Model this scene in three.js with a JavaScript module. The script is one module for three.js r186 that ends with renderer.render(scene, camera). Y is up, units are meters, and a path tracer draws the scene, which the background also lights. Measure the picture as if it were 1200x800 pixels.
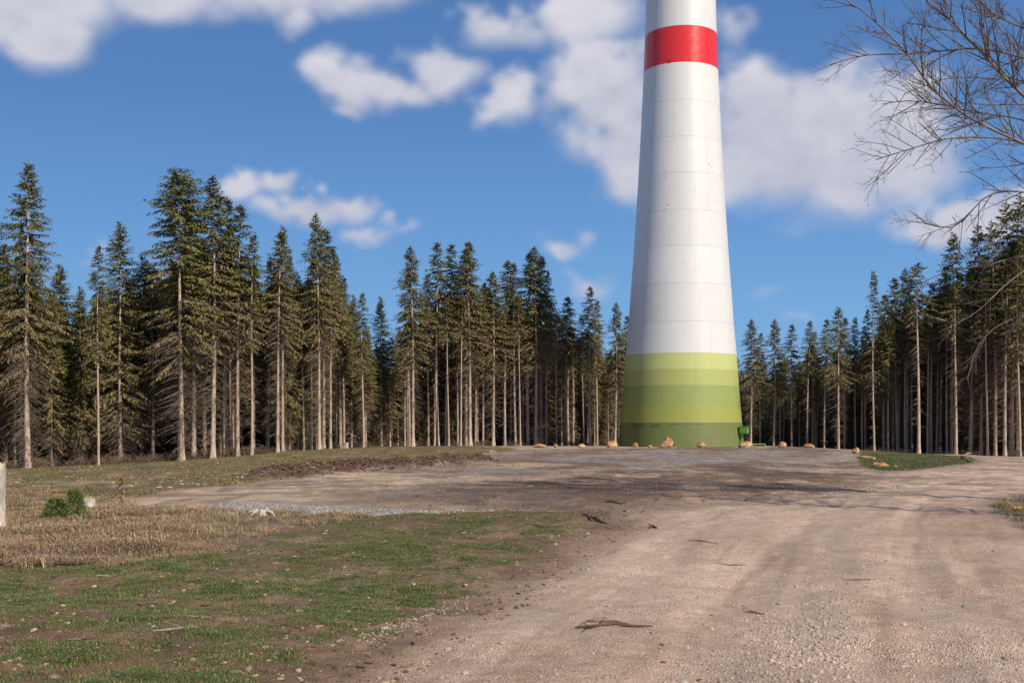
import * as THREE from 'three';
import { mergeGeometries } from 'three/addons/utils/BufferGeometryUtils.js';

// ---------------------------------------------------------------- camera, sky, sun, exposure
const scene = new THREE.Scene();
const F = 1350, CX = 600, CY = 495, EYE = 1.7;             // focal length and principal point of the photograph in its pixels
const camera = new THREE.PerspectiveCamera(2 * Math.atan(400 / F) * 180 / Math.PI, 1.5, 0.1, 3000);
camera.position.set(0, EYE, 0);
camera.setViewOffset(1200, 800, 0, 400 - CY, 1200, 800);   // upright camera with a raised lens
camera.updateProjectionMatrix();
const renderer = new THREE.WebGLRenderer({ antialias: true });
renderer.setSize(1024, 682);
renderer.toneMapping = THREE.LinearToneMapping;
renderer.toneMappingExposure = 1.0;
renderer.shadowMap.enabled = true;

// ---------------------------------------------------------------- small maths
function rng(seed) { let a = seed >>> 0; return () => { a = (a + 0x6D2B79F5) | 0; let t = Math.imul(a ^ (a >>> 15), 1 | a); t = (t + Math.imul(t ^ (t >>> 7), 61 | t)) ^ t; return ((t ^ (t >>> 14)) >>> 0) / 4294967296; }; }
const clamp = (x, a = 0, b = 1) => Math.min(b, Math.max(a, x));
const ss = (a, b, x) => { const t = clamp((x - a) / (b - a)); return t * t * (3 - 2 * t); };
const lerp = (a, b, t) => a + (b - a) * t;
const mix3 = (a, b, t) => [lerp(a[0], b[0], t), lerp(a[1], b[1], t), lerp(a[2], b[2], t)];
const curve = (pts) => (x) => {
  if (x <= pts[0][0]) return pts[0][1];
  for (let i = 1; i < pts.length; i++) if (x <= pts[i][0]) return lerp(pts[i - 1][1], pts[i][1], (x - pts[i - 1][0]) / (pts[i][0] - pts[i - 1][0]));
  return pts[pts.length - 1][1];
};
const hash2 = (x, y) => { let h = Math.imul(x, 374761393) + Math.imul(y, 668265263); h = Math.imul(h ^ (h >>> 13), 1274126177); return ((h ^ (h >>> 16)) >>> 0) / 4294967296; };
function vnoise(x, y) {
  const xi = Math.floor(x), yi = Math.floor(y), fx = x - xi, fy = y - yi, u = fx * fx * (3 - 2 * fx), v = fy * fy * (3 - 2 * fy);
  return lerp(lerp(hash2(xi, yi), hash2(xi + 1, yi), u), lerp(hash2(xi, yi + 1), hash2(xi + 1, yi + 1), u), v);
}
function fbm(x, y, n = 4) { let s = 0, a = 0.5, t = 0; for (let i = 0; i < n; i++) { s += a * vnoise(x, y); t += a; x = x * 2.03 + 17.3; y = y * 2.03 + 9.1; a *= 0.5; } return s / t; }
const hash3 = (x, y, z) => hash2(x + Math.imul(z, 7919), y - Math.imul(z, 104729));
function vnoise3(x, y, z) {
  const zi = Math.floor(z), fz = z - zi, w = fz * fz * (3 - 2 * fz), xi = Math.floor(x), yi = Math.floor(y), fx = x - xi, fy = y - yi, u = fx * fx * (3 - 2 * fx), v = fy * fy * (3 - 2 * fy);
  const pl = (k) => lerp(lerp(hash3(xi, yi, k), hash3(xi + 1, yi, k), u), lerp(hash3(xi, yi + 1, k), hash3(xi + 1, yi + 1, k), u), v);
  return lerp(pl(zi), pl(zi + 1), w);
}
function fbm3(x, y, z, n = 5) { let s = 0, a = 0.5, t = 0; for (let i = 0; i < n; i++) { s += a * vnoise3(x, y, z); t += a; x = x * 2.02 + 11.7; y = y * 2.02 + 5.3; z = z * 2.02 + 3.9; a *= 0.53; } return s / t; }

// ---------------------------------------------------------------- the sky: clear blue air and fair-weather clouds
{
  const W = 2048, Hh = 1024, data = new Float32Array(W * Hh * 4);
  const air = [[0, [0.25, 0.46, 0.75]], [5, [0.195, 0.41, 0.72]], [10, [0.14, 0.32, 0.64]], [16, [0.098, 0.23, 0.51]], [24, [0.072, 0.175, 0.42]], [45, [0.055, 0.135, 0.34]], [90, [0.045, 0.11, 0.29]]];
  const airAt = (e) => { if (e <= 0) return air[0][1]; for (let i = 1; i < air.length; i++) if (e <= air[i][0]) return mix3(air[i - 1][1], air[i][1], (e - air[i - 1][0]) / (air[i][0] - air[i - 1][0])); return air[air.length - 1][1]; };
  // clouds of the photograph as bearings and heights: [px, py, half width, half height, weight]
  const blobs = [[40, -10, 120, 62, 1], [60, 40, 55, 38, 0.95], [190, -20, 120, 45, 1], [300, -10, 110, 40, 1], [400, -12, 95, 34, 1], [345, 22, 40, 28, 0.7],
    [398, 98, 42, 40, 0.95], [445, 96, 48, 30, 0.95], [522, 82, 42, 34, 1], [480, 98, 45, 24, 0.85], [395, 125, 26, 18, 0.8], [602, 118, 46, 32, 0.95], [572, 138, 30, 14, 0.75], [600, 32, 85, 30, 0.66], [700, 15, 80, 45, 0.78],
    [705, 100, 66, 66, 1.15], [735, 150, 74, 80, 1.15], [690, 75, 50, 40, 0.9], [720, 200, 45, 36, 0.85], [890, 140, 120, 75, 1.15], [960, 165, 120, 85, 1.25], [1035, 160, 95, 82, 1.15], [860, 190, 60, 55, 1.1], [900, 205, 75, 45, 1], [985, 225, 60, 28, 0.9], [1075, 180, 40, 40, 0.8], [1000, 95, 70, 35, 0.72],
    [1085, 256, 56, 24, 1.1], [1145, 248, 74, 34, 1.2], [1195, 240, 60, 28, 1.1], [288, 222, 30, 16, 0.88], [326, 215, 24, 14, 0.85], [352, 246, 62, 20, 0.98], [405, 248, 40, 16, 0.85], [418, 274, 46, 14, 0.75], [470, 266, 36, 8, 0.5], [655, 290, 34, 13, 0.72], [684, 338, 36, 22, 0.62],
    [880, 336, 40, 14, 0.46], [930, 366, 46, 9, 0.45], [100, 308, 26, 14, 0.45], [860, 35, 40, 28, 0.5]];
  for (let r = 0; r < Hh; r++) {
    const el = ((r + 0.5) / Hh - 0.5) * Math.PI, y = Math.sin(el), c = Math.cos(el);
    for (let q = 0; q < W; q++) {
      const az = ((q + 0.5) / W - 0.5) * 2 * Math.PI, x = Math.cos(az) * c, z = Math.sin(az) * c, o = (r * W + q) * 4;
      let col = airAt(el * 180 / Math.PI);
      if (y > -0.02) {
        // fine structure shared by every cloud
        const n1 = fbm3(x * 14, y * 20, z * 14, 6), n2 = fbm3(x * 46 + 7, y * 62, z * 46, 5);
        let den = 0;
        // clouds all round, flattened towards the horizon
        const k = 1 / (Math.max(y, 0.0) + 0.16), gen = fbm3(x * k * 1.15 + 31, 4.2, z * k * 1.15 + 8, 6);
        const inView = z < -0.3 ? ss(0.56, 0.44, Math.abs(x / -z)) * ss(0.55, 0.42, y / -z) : 0;
        den = ss(0.53, 0.68, gen) * 0.95 * (1 - inView);
        if (inView > 0) {
          const px = CX + F * x / -z, py = CY - F * y / -z;
          let s = 0;
          for (const b of blobs) {
            const dx = (px - b[0] + (n1 - 0.5) * 95) / b[2], dy = (py - b[1] + (n2 - 0.5) * 44 + (fbm3(x * 9 + 3, y * 14, z * 9, 3) - 0.5) * 50) / b[3], e = dx * dx + dy * dy;
            if (e < 2.4) s = Math.max(s, b[4] * Math.exp(-e * 1.05));
          }
          den = Math.max(den, ss(0.20, 0.86, s * (0.50 + 1.15 * n1) + (n2 - 0.5) * 0.5) * inView * 0.95);
        }
        if (den > 0.002) {
          const puff = clamp(0.52 + (n2 - 0.5) * 0.9 + (n1 - 0.5) * 1.2);
          const cl = mix3([0.48, 0.49, 0.60], [0.74, 0.735, 0.79], puff);
          col = mix3(col, cl, den);
        }
      }
      data[o] = col[0]; data[o + 1] = col[1]; data[o + 2] = col[2]; data[o + 3] = 1;
    }
  }
  const sky = new THREE.DataTexture(data, W, Hh, THREE.RGBAFormat, THREE.FloatType);
  sky.mapping = THREE.EquirectangularReflectionMapping; sky.magFilter = THREE.LinearFilter; sky.minFilter = THREE.LinearFilter; sky.needsUpdate = true;
  scene.background = sky; scene.environment = sky;
}
const SUN_AZ = 42 * Math.PI / 180, SUN_EL = 36 * Math.PI / 180;     // behind the camera and to its right
const sunDir = new THREE.Vector3(Math.sin(SUN_AZ) * Math.cos(SUN_EL), Math.sin(SUN_EL), Math.cos(SUN_AZ) * Math.cos(SUN_EL));
const sun = new THREE.DirectionalLight(new THREE.Color(1, 0.905, 0.755), 4.6);
sun.target.position.set(5, 0, -90); sun.position.copy(sun.target.position).addScaledVector(sunDir, 250);
sun.castShadow = true; sun.shadow.mapSize.set(4096, 4096); sun.shadow.radius = 1;
Object.assign(sun.shadow.camera, { left: -130, right: 130, top: 130, bottom: -130, near: 1, far: 600 });
scene.add(sun, sun.target);

// ---------------------------------------------------------------- helpers for things
const taken = new Map();
const numbered = (n) => { const k = taken.get(n) ?? 0; taken.set(n, k + 1); return k ? `${n}_${String(k).padStart(3, '0')}` : n; };
function shade(o) { o.traverse((m) => { if (m.isMesh) { m.castShadow = true; m.receiveShadow = true; } }); return o; }
function thing(name, label, category, pos = [0, 0, 0], turn = 0, group) {
  const g = new THREE.Group(); g.name = numbered(name); g.position.set(...pos); g.rotation.y = turn;
  g.userData = { label, category }; if (group) g.userData.group = group; scene.add(g); return g;
}
function part(name, geo, mat, parent) { const m = new THREE.Mesh(geo, mat); m.name = name; m.castShadow = m.receiveShadow = true; parent.add(m); return m; }
function single(name, geo, mat, label, category, pos = [0, 0, 0], turn = 0, group) {
  const m = new THREE.Mesh(geo, mat); m.name = numbered(name); m.position.set(...pos); m.rotation.y = turn; m.castShadow = m.receiveShadow = true;
  m.userData = { label, category }; if (group) m.userData.group = group; scene.add(m); return m;
}
function place(proto, name, label, pos, turn, scale, group) {
  const c = proto.clone(); c.name = numbered(name); c.position.set(...pos); c.rotation.y = turn; c.scale.setScalar(scale);
  c.userData = { label, category: proto.userData.category }; if (group) c.userData.group = group; scene.add(c); return c;
}
class Tris {                                                        // a bag of triangles with vertex colours
  constructor() { this.p = []; this.c = []; }
  v(p, c) { this.p.push(p[0], p[1], p[2]); this.c.push(c[0], c[1], c[2]); }
  tri(a, b, d, c) { this.v(a, c); this.v(b, c); this.v(d, c); }
  kite(p, dir, side, len, w, c) {                                   // a needle-clad twig: four corners, two faces
    const t = [p[0] + dir[0] * len, p[1] + dir[1] * len, p[2] + dir[2] * len], m = [p[0] + dir[0] * len * 0.42, p[1] + dir[1] * len * 0.42, p[2] + dir[2] * len * 0.42];
    const l = [m[0] + side[0] * w, m[1] + side[1] * w, m[2] + side[2] * w], r = [m[0] - side[0] * w, m[1] - side[1] * w, m[2] - side[2] * w];
    this.tri(p, l, t, c); this.tri(p, t, r, c);
  }
  tube(pts, rad, n, c) {
    const rings = pts.map((p, i) => {
      const a = pts[Math.max(0, i - 1)], b = pts[Math.min(pts.length - 1, i + 1)], d = new THREE.Vector3(b[0] - a[0], b[1] - a[1], b[2] - a[2]).normalize();
      const u = new THREE.Vector3(0.31, 0.87, 0.38).cross(d).normalize(), w = d.clone().cross(u), out = [];
      for (let k = 0; k < n; k++) { const t = k / n * 2 * Math.PI, cu = Math.cos(t) * rad[i], sw = Math.sin(t) * rad[i]; out.push([p[0] + u.x * cu + w.x * sw, p[1] + u.y * cu + w.y * sw, p[2] + u.z * cu + w.z * sw]); }
      return out;
    });
    for (let i = 0; i + 1 < rings.length; i++) for (let k = 0; k < n; k++) {
      const q = (k + 1) % n; this.tri(rings[i][k], rings[i][q], rings[i + 1][k], c); this.tri(rings[i][q], rings[i + 1][q], rings[i + 1][k], c);
    }
  }
  geo(colours = true) {
    const g = new THREE.BufferGeometry(); g.setAttribute('position', new THREE.Float32BufferAttribute(this.p, 3));
    if (colours) g.setAttribute('color', new THREE.Float32BufferAttribute(this.c, 3));
    g.computeVertexNormals(); return g;
  }
}
function noiseTexture(W, f, srgb = true) {                          // f(i, j) -> [r, g, b] 0..1
  const d = new Uint8Array(W * W * 4);
  for (let j = 0; j < W; j++) for (let i = 0; i < W; i++) { const c = f(i, j), o = (j * W + i) * 4; d[o] = clamp(c[0]) * 255; d[o + 1] = clamp(c[1]) * 255; d[o + 2] = clamp(c[2]) * 255; d[o + 3] = 255; }
  const t = new THREE.DataTexture(d, W, W); t.wrapS = t.wrapT = THREE.RepeatWrapping; t.magFilter = THREE.LinearFilter; t.minFilter = THREE.LinearMipmapLinearFilter; t.generateMipmaps = true;
  if (srgb) t.colorSpace = THREE.SRGBColorSpace; t.needsUpdate = true; return t;
}
const mat = (o) => new THREE.MeshStandardMaterial({ roughness: 0.9, metalness: 0, ...o });

// ---------------------------------------------------------------- the lie of the land (x to the right, d metres ahead)
const along = curve([[-200, 0.4], [-50, 0.1], [10, 0], [40, -0.2], [70, -0.38], [105, -0.58], [117, -0.7], [135, -1.0], [200, -2.6], [320, -5.4], [900, -22]]);
function land(x, d) {
  let h = along(d);
  h -= 1.45 * ss(-12, -36, x) * ss(32, 90, d);
  h -= 0.22 * ss(-4, -13, x) * ss(8, 22, d) * (1 - ss(32, 60, d));
  h -= 0.77 * ss(25, 42, x) * ss(50, 85, d) + 0.45 * ss(40, 56, x) * ss(60, 100, d);
  return h;
}
function pix(px, py, h = land) {                                    // where the ray through a pixel meets the ground
  const sx = (px - CX) / F, sy = (CY - py) / F; let a = 1, b = 1;
  for (b = 1.5; b < 400; b *= 1.01) { if (EYE + sy * b < h(sx * b, b)) break; a = b; }
  for (let i = 0; i < 30; i++) { const m = (a + b) / 2; if (EYE + sy * m < h(sx * m, m)) b = m; else a = m; }
  return [sx * a, a];
}
const poly = (list) => list.map(([x, y]) => pix(x, y));
function sdPoly(P, x, y) {                                          // negative inside
  let d = 1e9, s = 1;
  for (let i = 0, j = P.length - 1; i < P.length; j = i++) {
    const ex = P[j][0] - P[i][0], ey = P[j][1] - P[i][1], wx = x - P[i][0], wy = y - P[i][1], t = clamp((wx * ex + wy * ey) / (ex * ex + ey * ey));
    const bx = wx - ex * t, by = wy - ey * t; d = Math.min(d, bx * bx + by * by);
    const c1 = y >= P[i][1], c2 = y < P[j][1], c3 = ex * wy > ey * wx; if ((c1 && c2 && c3) || (!c1 && !c2 && !c3)) s = -s;
  }
  return s * Math.sqrt(d);
}
function distLine(P, x, y) {                                        // [distance, signed side, share along]
  let best = 1e9, side = 0, at = 0;
  for (let i = 0; i + 1 < P.length; i++) {
    const ex = P[i + 1][0] - P[i][0], ey = P[i + 1][1] - P[i][1], wx = x - P[i][0], wy = y - P[i][1], t = clamp((wx * ex + wy * ey) / (ex * ex + ey * ey));
    const d = Math.hypot(wx - ex * t, wy - ey * t); if (d < best) { best = d; side = Math.sign(ex * wy - ey * wx); at = i + t; }
  }
  return [best, side, at];
}
const Z = {
  grass: poly([[-300, 705], [0, 672], [120, 662], [250, 646], [330, 620], [420, 607], [560, 602], [680, 604], [716, 610], [690, 626], [640, 648], [580, 682], [520, 715], [440, 752], [350, 795], [300, 830], [150, 1000], [-800, 1000]]),
  dry: poly([[-500, 720], [0, 672], [120, 662], [250, 646], [330, 620], [425, 606], [300, 602], [200, 598], [120, 590], [60, 574], [-500, 560]]),
  grey: poly([[180, 599], [260, 590], [330, 591], [420, 597], [575, 600], [560, 603], [430, 606], [300, 604]]),
  tan: poly([[120, 590], [180, 577], [300, 566], [400, 559], [520, 556], [640, 556], [660, 566], [600, 590], [560, 599], [420, 597], [330, 591], [260, 589]]),
  pad: poly([[545, 535], [600, 527], [760, 524.5], [985, 524.5], [1003, 534], [985, 548], [850, 547], [720, 550], [600, 556], [520, 556], [470, 552]]),
  sand: poly([[570, 546], [620, 542.5], [668, 543], [640, 547], [600, 549]]),
  brown: poly([[400, 588], [480, 574], [600, 562], [720, 550], [850, 543], [985, 541], [1050, 556], [1010, 576], [880, 584], [760, 590], [700, 604], [640, 600], [520, 595]]),
  field: poly([[-700, 590], [-700, 526], [0, 526], [300, 524.5], [460, 523], [590, 522.5], [600, 527], [545, 535], [420, 551], [300, 565], [180, 576], [120, 588], [60, 574]]),
  verge: poly([[1003, 524.5], [1060, 527], [1150, 540], [1085, 548.5], [1040, 553], [1012, 545]]),
  soilr: poly([[1158, 590], [1200, 578], [1500, 590], [1600, 720], [1300, 680], [1190, 612]]),
};
const roadLine = poly([[925, 930], [952, 770], [968, 690], [985, 640], [1008, 605], [1062, 578], [1180, 558], [1400, 546]]);
const heapLine = poly([[318, 560], [380, 554], [440, 549.5], [500, 545], [560, 539.5]]);
const edgeDepth = curve([[-200, 86], [30, 92], [150, 95], [250, 97], [330, 100], [430, 108], [484, 115], [550, 122], [640, 128], [720, 136], [800, 143], [880, 148], [960, 146], [1025, 139], [1075, 137], [1115, 135], [1160, 133], [1200, 131], [1300, 130]]);
const inForest = (x, d) => d > 20 ? d - edgeDepth(CX + F * x / d) : -50;
function ground(x, d) {                                             // the land with its bumps, ruts and heaps
  let h = land(x, d);
  const near = ss(70, 30, d);
  h += (fbm(x * 0.35, d * 0.35, 3) - 0.5) * 0.16 + (fbm(x * 1.6 + 40, d * 1.6, 3) - 0.5) * 0.05 * (0.4 + near);
  const g = Math.min(sdPoly(Z.grass, x, d), sdPoly(Z.dry, x, d));
  if (d < 60) h += ss(0.3, -0.9, g) * (0.05 + (fbm(x * 3.1, d * 3.1, 3) - 0.5) * 0.10);
  if (d < 90) { const [e, s] = distLine(roadLine, x, d), w = e * s; h -= 0.035 * (Math.exp(-((w - 0.85) ** 2) / 0.1) + Math.exp(-((w + 0.85) ** 2) / 0.1)); }
  if (d > 25 && d < 100 && x < 2) { const [e] = distLine(heapLine, x, d); h += 0.30 * Math.exp(-e * e / 0.9) * (0.5 + fbm(x * 1.3, d * 1.3, 3)); }
  return h;
}
const on = (px, py) => { const [x, d] = pix(px, py); return [x, ground(x, d), -d]; };

// ---------------------------------------------------------------- ground colours: what the surface is made of at each spot
const C = { road: [0.46, 0.333, 0.246], track: [0.58, 0.434, 0.328], rut: [0.315, 0.212, 0.142], stony: [0.44, 0.335, 0.256], soil: [0.132, 0.073, 0.037], grass: [0.098, 0.09, 0.038], dry: [0.30, 0.215, 0.125], field: [0.175, 0.122, 0.066], fieldG: [0.12, 0.112, 0.047],
  pad: [0.235, 0.205, 0.19], grey: [0.245, 0.235, 0.23], tan: [0.45, 0.335, 0.225], brown: [0.15, 0.09, 0.056], forest: [0.075, 0.05, 0.034], verge: [0.10, 0.112, 0.036], sand: [0.46, 0.35, 0.23] };
function surface(x, d) {
  const n = fbm(x * 0.9, d * 0.9, 4), m = fbm(x * 4.3 + 9, d * 4.3, 3), wide = fbm(x * 0.22 + 5, d * 0.16 + 2, 3), far = clamp(d / 40, 0.25, 2.5);
  const str = fbm(x * 0.30 + 31, d * 0.11 + 4, 4), st2 = fbm(x * 1.1 + 3, d * 0.42 + 14, 4);
  const wob = ((n - 0.5) * 1.5 + (m - 0.5) * 0.7) * far;
  // the gravel road with its wheel tracks
  const [e, s] = distLine(roadLine, x, d), w = e * s;
  let c = mix3(C.road, C.rut, ss(0.44, 0.66, wide) * 0.75);
  const tr = Math.exp(-((w - 1.0 + (n - 0.5) * 0.8) ** 2) / 0.3) + Math.exp(-((w + 1.0 + (n - 0.5) * 0.8) ** 2) / 0.3) + 0.8 * Math.exp(-((Math.abs(w) - 2.7) ** 2) / 0.4);
  const lines = fbm(w * 3.4 + 7, d * 0.22, 4), fines = fbm(w * 11 + 3, d * 0.5, 3);
  c = mix3(c, C.track, clamp(tr * 0.75 + ss(0.5, 0.68, lines) * 0.5) * 0.9);
  c = mix3(c, C.rut, ss(0.52, 0.70, fines) * 0.45 * ss(0.35, 0.55, wide + 0.1) + ss(0.5, 0.3, lines) * 0.3);
  c = mix3(c, C.stony, Math.exp(-(w * w) / 0.12) * 0.5);
  c = mix3(c, C.stony, ss(0.55, 0.72, m) * 0.4);
  
  let kind = 'road', wear = 0;
  const lay = (P, soft, col, amt = 1, k) => { const q = sdPoly(P, x, d) + wob * soft * 0.8, t = ss(soft, -soft, q) * amt; if (t > 0) c = mix3(c, col, t); if (k && t > 0.5) kind = k; return t; };
  lay(Z.tan, 1.2, mix3(mix3(C.tan, C.brown, ss(0.52, 0.68, st2) * 0.6), C.grey, ss(0.58, 0.7, str) * 0.4), 0.94);
  lay(Z.brown, 2.2, mix3(mix3(C.brown, C.road, ss(0.45, 0.62, st2) * 0.75), [0.075, 0.046, 0.032], ss(0.47, 0.62, str) * 0.8), 0.93);
  lay(Z.pad, 3.0, mix3(mix3(C.pad, C.brown, ss(0.44, 0.6, str) * 0.85), C.tan, ss(0.56, 0.7, st2) * 0.45), 0.94);
  lay(Z.sand, 1.0, C.sand, 0.9);
  if (d > 24) {                                                   // tyre-churned, streaky surface of the pad and its approach
    const tw = Math.sin(x * 0.05) * 3, r1 = fbm(x * 0.42 + 60, (d + tw) * 1.5, 5), r2 = fbm(x * 2.4 + 9, d * 1.6 + 30, 3), on = ss(24, 32, d);
    c = mix3(c, [c[0] * 0.42, c[1] * 0.38, c[2] * 0.36], ss(0.54, 0.68, r1) * 0.62 * on);
    c = mix3(c, [c[0] * 1.32 + 0.02, c[1] * 1.29 + 0.015, c[2] * 1.25 + 0.01], ss(0.47, 0.34, r1) * 0.5 * on);
    const gr = 0.66 + 0.68 * r2 + (hash2(Math.round(x * 40), Math.round(d * 40)) - 0.5) * 0.5 * on; c = [c[0] * gr, c[1] * gr, c[2] * gr];
  }
  lay(Z.field, 1.0, mix3(mix3(mix3(C.field, C.fieldG, ss(0.4, 0.62, wide)), C.soil, ss(0.5, 0.68, n) * 0.8), C.tan, ss(0.58, 0.7, st2) * 0.5), 1, 'meadow');
  if (d > 25 && x < 2) { const [eh] = distLine(heapLine, x, d); c = mix3(c, [0.11, 0.066, 0.042], ss(1.7, 0.5, eh + wob * 0.5)); }
  lay(Z.grey, 0.5, C.grey, 0.9);
  lay(Z.dry, 0.9, mix3(C.dry, C.soil, ss(0.42, 0.6, n) * 0.85), 1, 'meadow');
  lay(Z.soilr, 0.6, mix3(C.soil, C.grey, ss(0.5, 0.65, m) * 0.4), 0.9, 'meadow');
  // brown soil shoulder round the green patch, then the patch
  const q = sdPoly(Z.grass, x, d) + wob * 0.5, sh = ss(1.3, -0.1, q);
  if (sh > 0) { c = mix3(c, mix3(C.soil, C.rut, ss(0.35, 0.65, n) * 0.45), sh * 0.92); if (q < 0.1) kind = 'meadow'; }
  const green = ss(0.1, -0.7, q) * ss(0.36, 0.6, fbm(x * 1.6 + 3, d * 1.6 + 8, 5));
  c = mix3(c, C.grass, green * 0.42); if (q < 0.3) { const cl = 0.62 + 0.76 * fbm(x * 7 + 2, d * 7, 3); c = [c[0] * cl, c[1] * cl, c[2] * cl]; }
  const vg = lay(Z.verge, 0.8, mix3(C.verge, C.soil, ss(0.5, 0.7, m) * 0.5), 1, 'meadow');
  const fo = ss(-2.5, 1.5, inForest(x, d) + wob);
  if (fo > 0) { c = mix3(c, mix3(C.forest, C.dry, ss(0.6, 0.8, m) * 0.25), fo); if (fo > 0.5) kind = 'forest'; }
  const grain = 0.80 + 0.24 * vnoise(x * 9, d * 9) + 0.16 * vnoise(x * 2.3 + 50, d * 2.3);
  return { c: [c[0] * grain, c[1] * grain, c[2] * grain], kind, green, dry: ss(0.4, -0.4, sdPoly(Z.dry, x, d) + wob * 0.7), verge: vg };
}
// pebbly and clotted relief, tileable
function relief(W, seed, stones, rmin, rmax) {
  const r = rng(seed), h = new Float32Array(W * W), t = new Float32Array(W * W).fill(0.72);
  const per = (i, j, k) => { const s = W / k; const x = i / s, y = j / s, xi = Math.floor(x), yi = Math.floor(y), fx = x - xi, fy = y - yi, u = fx * fx * (3 - 2 * fx), v = fy * fy * (3 - 2 * fy), a = (p, q) => hash2((p % k) + seed, (q % k) + k * 31); return lerp(lerp(a(xi, yi), a(xi + 1, yi), u), lerp(a(xi, yi + 1), a(xi + 1, yi + 1), u), v); };
  for (let j = 0; j < W; j++) for (let i = 0; i < W; i++) { const n = 0.4 * per(i, j, 16) + 0.3 * per(i, j, 64) + 0.3 * per(i, j, 256); h[j * W + i] = n * 0.35; t[j * W + i] = 0.62 + 0.22 * n + 0.12 * (r() - 0.5); }
  for (let s = 0; s < stones; s++) {
    const cx = r() * W, cy = r() * W, R = rmin + (rmax - rmin) * r() ** 4, tone = 0.62 + 0.3 * r(), ang = r() * 3.14, asp = 0.6 + 0.4 * r(), ca = Math.cos(ang), sa = Math.sin(ang);
    for (let dy = -Math.ceil(R); dy <= R; dy++) for (let dx = -Math.ceil(R); dx <= R; dx++) {
      const u = (dx * ca + dy * sa) / R, v = (dy * ca - dx * sa) / (R * asp), e = u * u + v * v; if (e > 1) continue;
      const k = ((Math.floor(cy + dy) + W) % W) * W + ((Math.floor(cx + dx) + W) % W), hh = 0.35 + 0.65 * Math.sqrt(1 - e) * Math.min(1, R / rmax + 0.25);
      if (hh > h[k]) { h[k] = hh; t[k] = tone; }
    }
  }
  return { map: noiseTexture(W, (i, j) => { const v = t[j * W + i]; return [v, v * 0.985, v * 0.965]; }), bump: noiseTexture(W, (i, j) => { const v = h[j * W + i]; return [v, v, v]; }, false) };
}
const gravelTex = relief(1024, 11, 30000, 1, 7), soilTex = relief(1024, 23, 9000, 1.2, 6);
{
  const xs = [], ds = [];
  for (let x = 0; x < 420; x += Math.max(0.075, x * 0.0135)) { xs.push(x); if (x > 0) xs.unshift(-x); }
  for (let d = 4; d < 420; d += Math.max(0.055, (d - 1) * 0.0085)) ds.push(d);
  for (let d = 3.4; d > -220; d -= Math.max(0.6, (4 - d) * 0.22)) ds.unshift(d);
  const nx = xs.length, nd = ds.length, pos = new Float32Array(nx * nd * 3), col = new Float32Array(nx * nd * 3), uv = new Float32Array(nx * nd * 2), kinds = new Array(nx * nd);
  for (let j = 0; j < nd; j++) for (let i = 0; i < nx; i++) {
    const k = j * nx + i, x = xs[i], d = ds[j], s = surface(x, d);
    pos.set([x, ground(x, d), -d], k * 3); col.set(s.c.map((v) => v / 0.47), k * 3); kinds[k] = s.kind;
    const wx = (fbm(x * 0.3, d * 0.3, 2) - 0.5) * 1.5;
    uv.set([(x * 0.94 + d * 0.34 + wx) / 1.7, (d * 0.94 - x * 0.34 + wx) / 1.7], k * 2);
  }
  const whole = { road: [], meadow: [], forest: [] };
  for (let j = 0; j + 1 < nd; j++) for (let i = 0; i + 1 < nx; i++) { const a = j * nx + i, b = a + 1, c = a + nx, d = c + 1; whole[kinds[a]].push(a, b, d, a, d, c); }
  const full = new THREE.BufferGeometry(); full.setAttribute('position', new THREE.BufferAttribute(pos, 3)); full.setIndex([...new Array(0)]);
  full.setIndex(new THREE.BufferAttribute(Uint32Array.from([].concat(whole.road, whole.meadow, whole.forest)), 1)); full.computeVertexNormals();
  const nor = full.attributes.normal.array;
  const mats = { road: mat({ vertexColors: true, map: gravelTex.map, bumpMap: gravelTex.bump, bumpScale: 0.011, roughness: 0.95 }), meadow: mat({ vertexColors: true, map: soilTex.map, bumpMap: soilTex.bump, bumpScale: 0.02, roughness: 1 }) };
  mats.forest = mats.meadow;
  for (const [kind, name] of [['road', 'gravel_road'], ['meadow', 'meadow_ground'], ['forest', 'forest_floor']]) {
    const idx = whole[kind], back = new Int32Array(nx * nd).fill(-1), list = [];
    const ni = idx.map((k) => { if (back[k] < 0) { back[k] = list.length; list.push(k); } return back[k]; });
    const g = new THREE.BufferGeometry(), P = new Float32Array(list.length * 3), N = P.slice(), Q = P.slice(), U = new Float32Array(list.length * 2);
    list.forEach((k, i) => { for (let a = 0; a < 3; a++) { P[i * 3 + a] = pos[k * 3 + a]; N[i * 3 + a] = nor[k * 3 + a]; Q[i * 3 + a] = col[k * 3 + a]; } U[i * 2] = uv[k * 2]; U[i * 2 + 1] = uv[k * 2 + 1]; });
    g.setAttribute('position', new THREE.BufferAttribute(P, 3)); g.setAttribute('normal', new THREE.BufferAttribute(N, 3)); g.setAttribute('color', new THREE.BufferAttribute(Q, 3)); g.setAttribute('uv', new THREE.BufferAttribute(U, 2)); g.setIndex(ni);
    const m = new THREE.Mesh(g, mats[kind]); m.name = name; m.receiveShadow = m.castShadow = true; m.userData.kind = 'structure'; scene.add(m);
  }
  console.log('ground', nx, nd);
}

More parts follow.
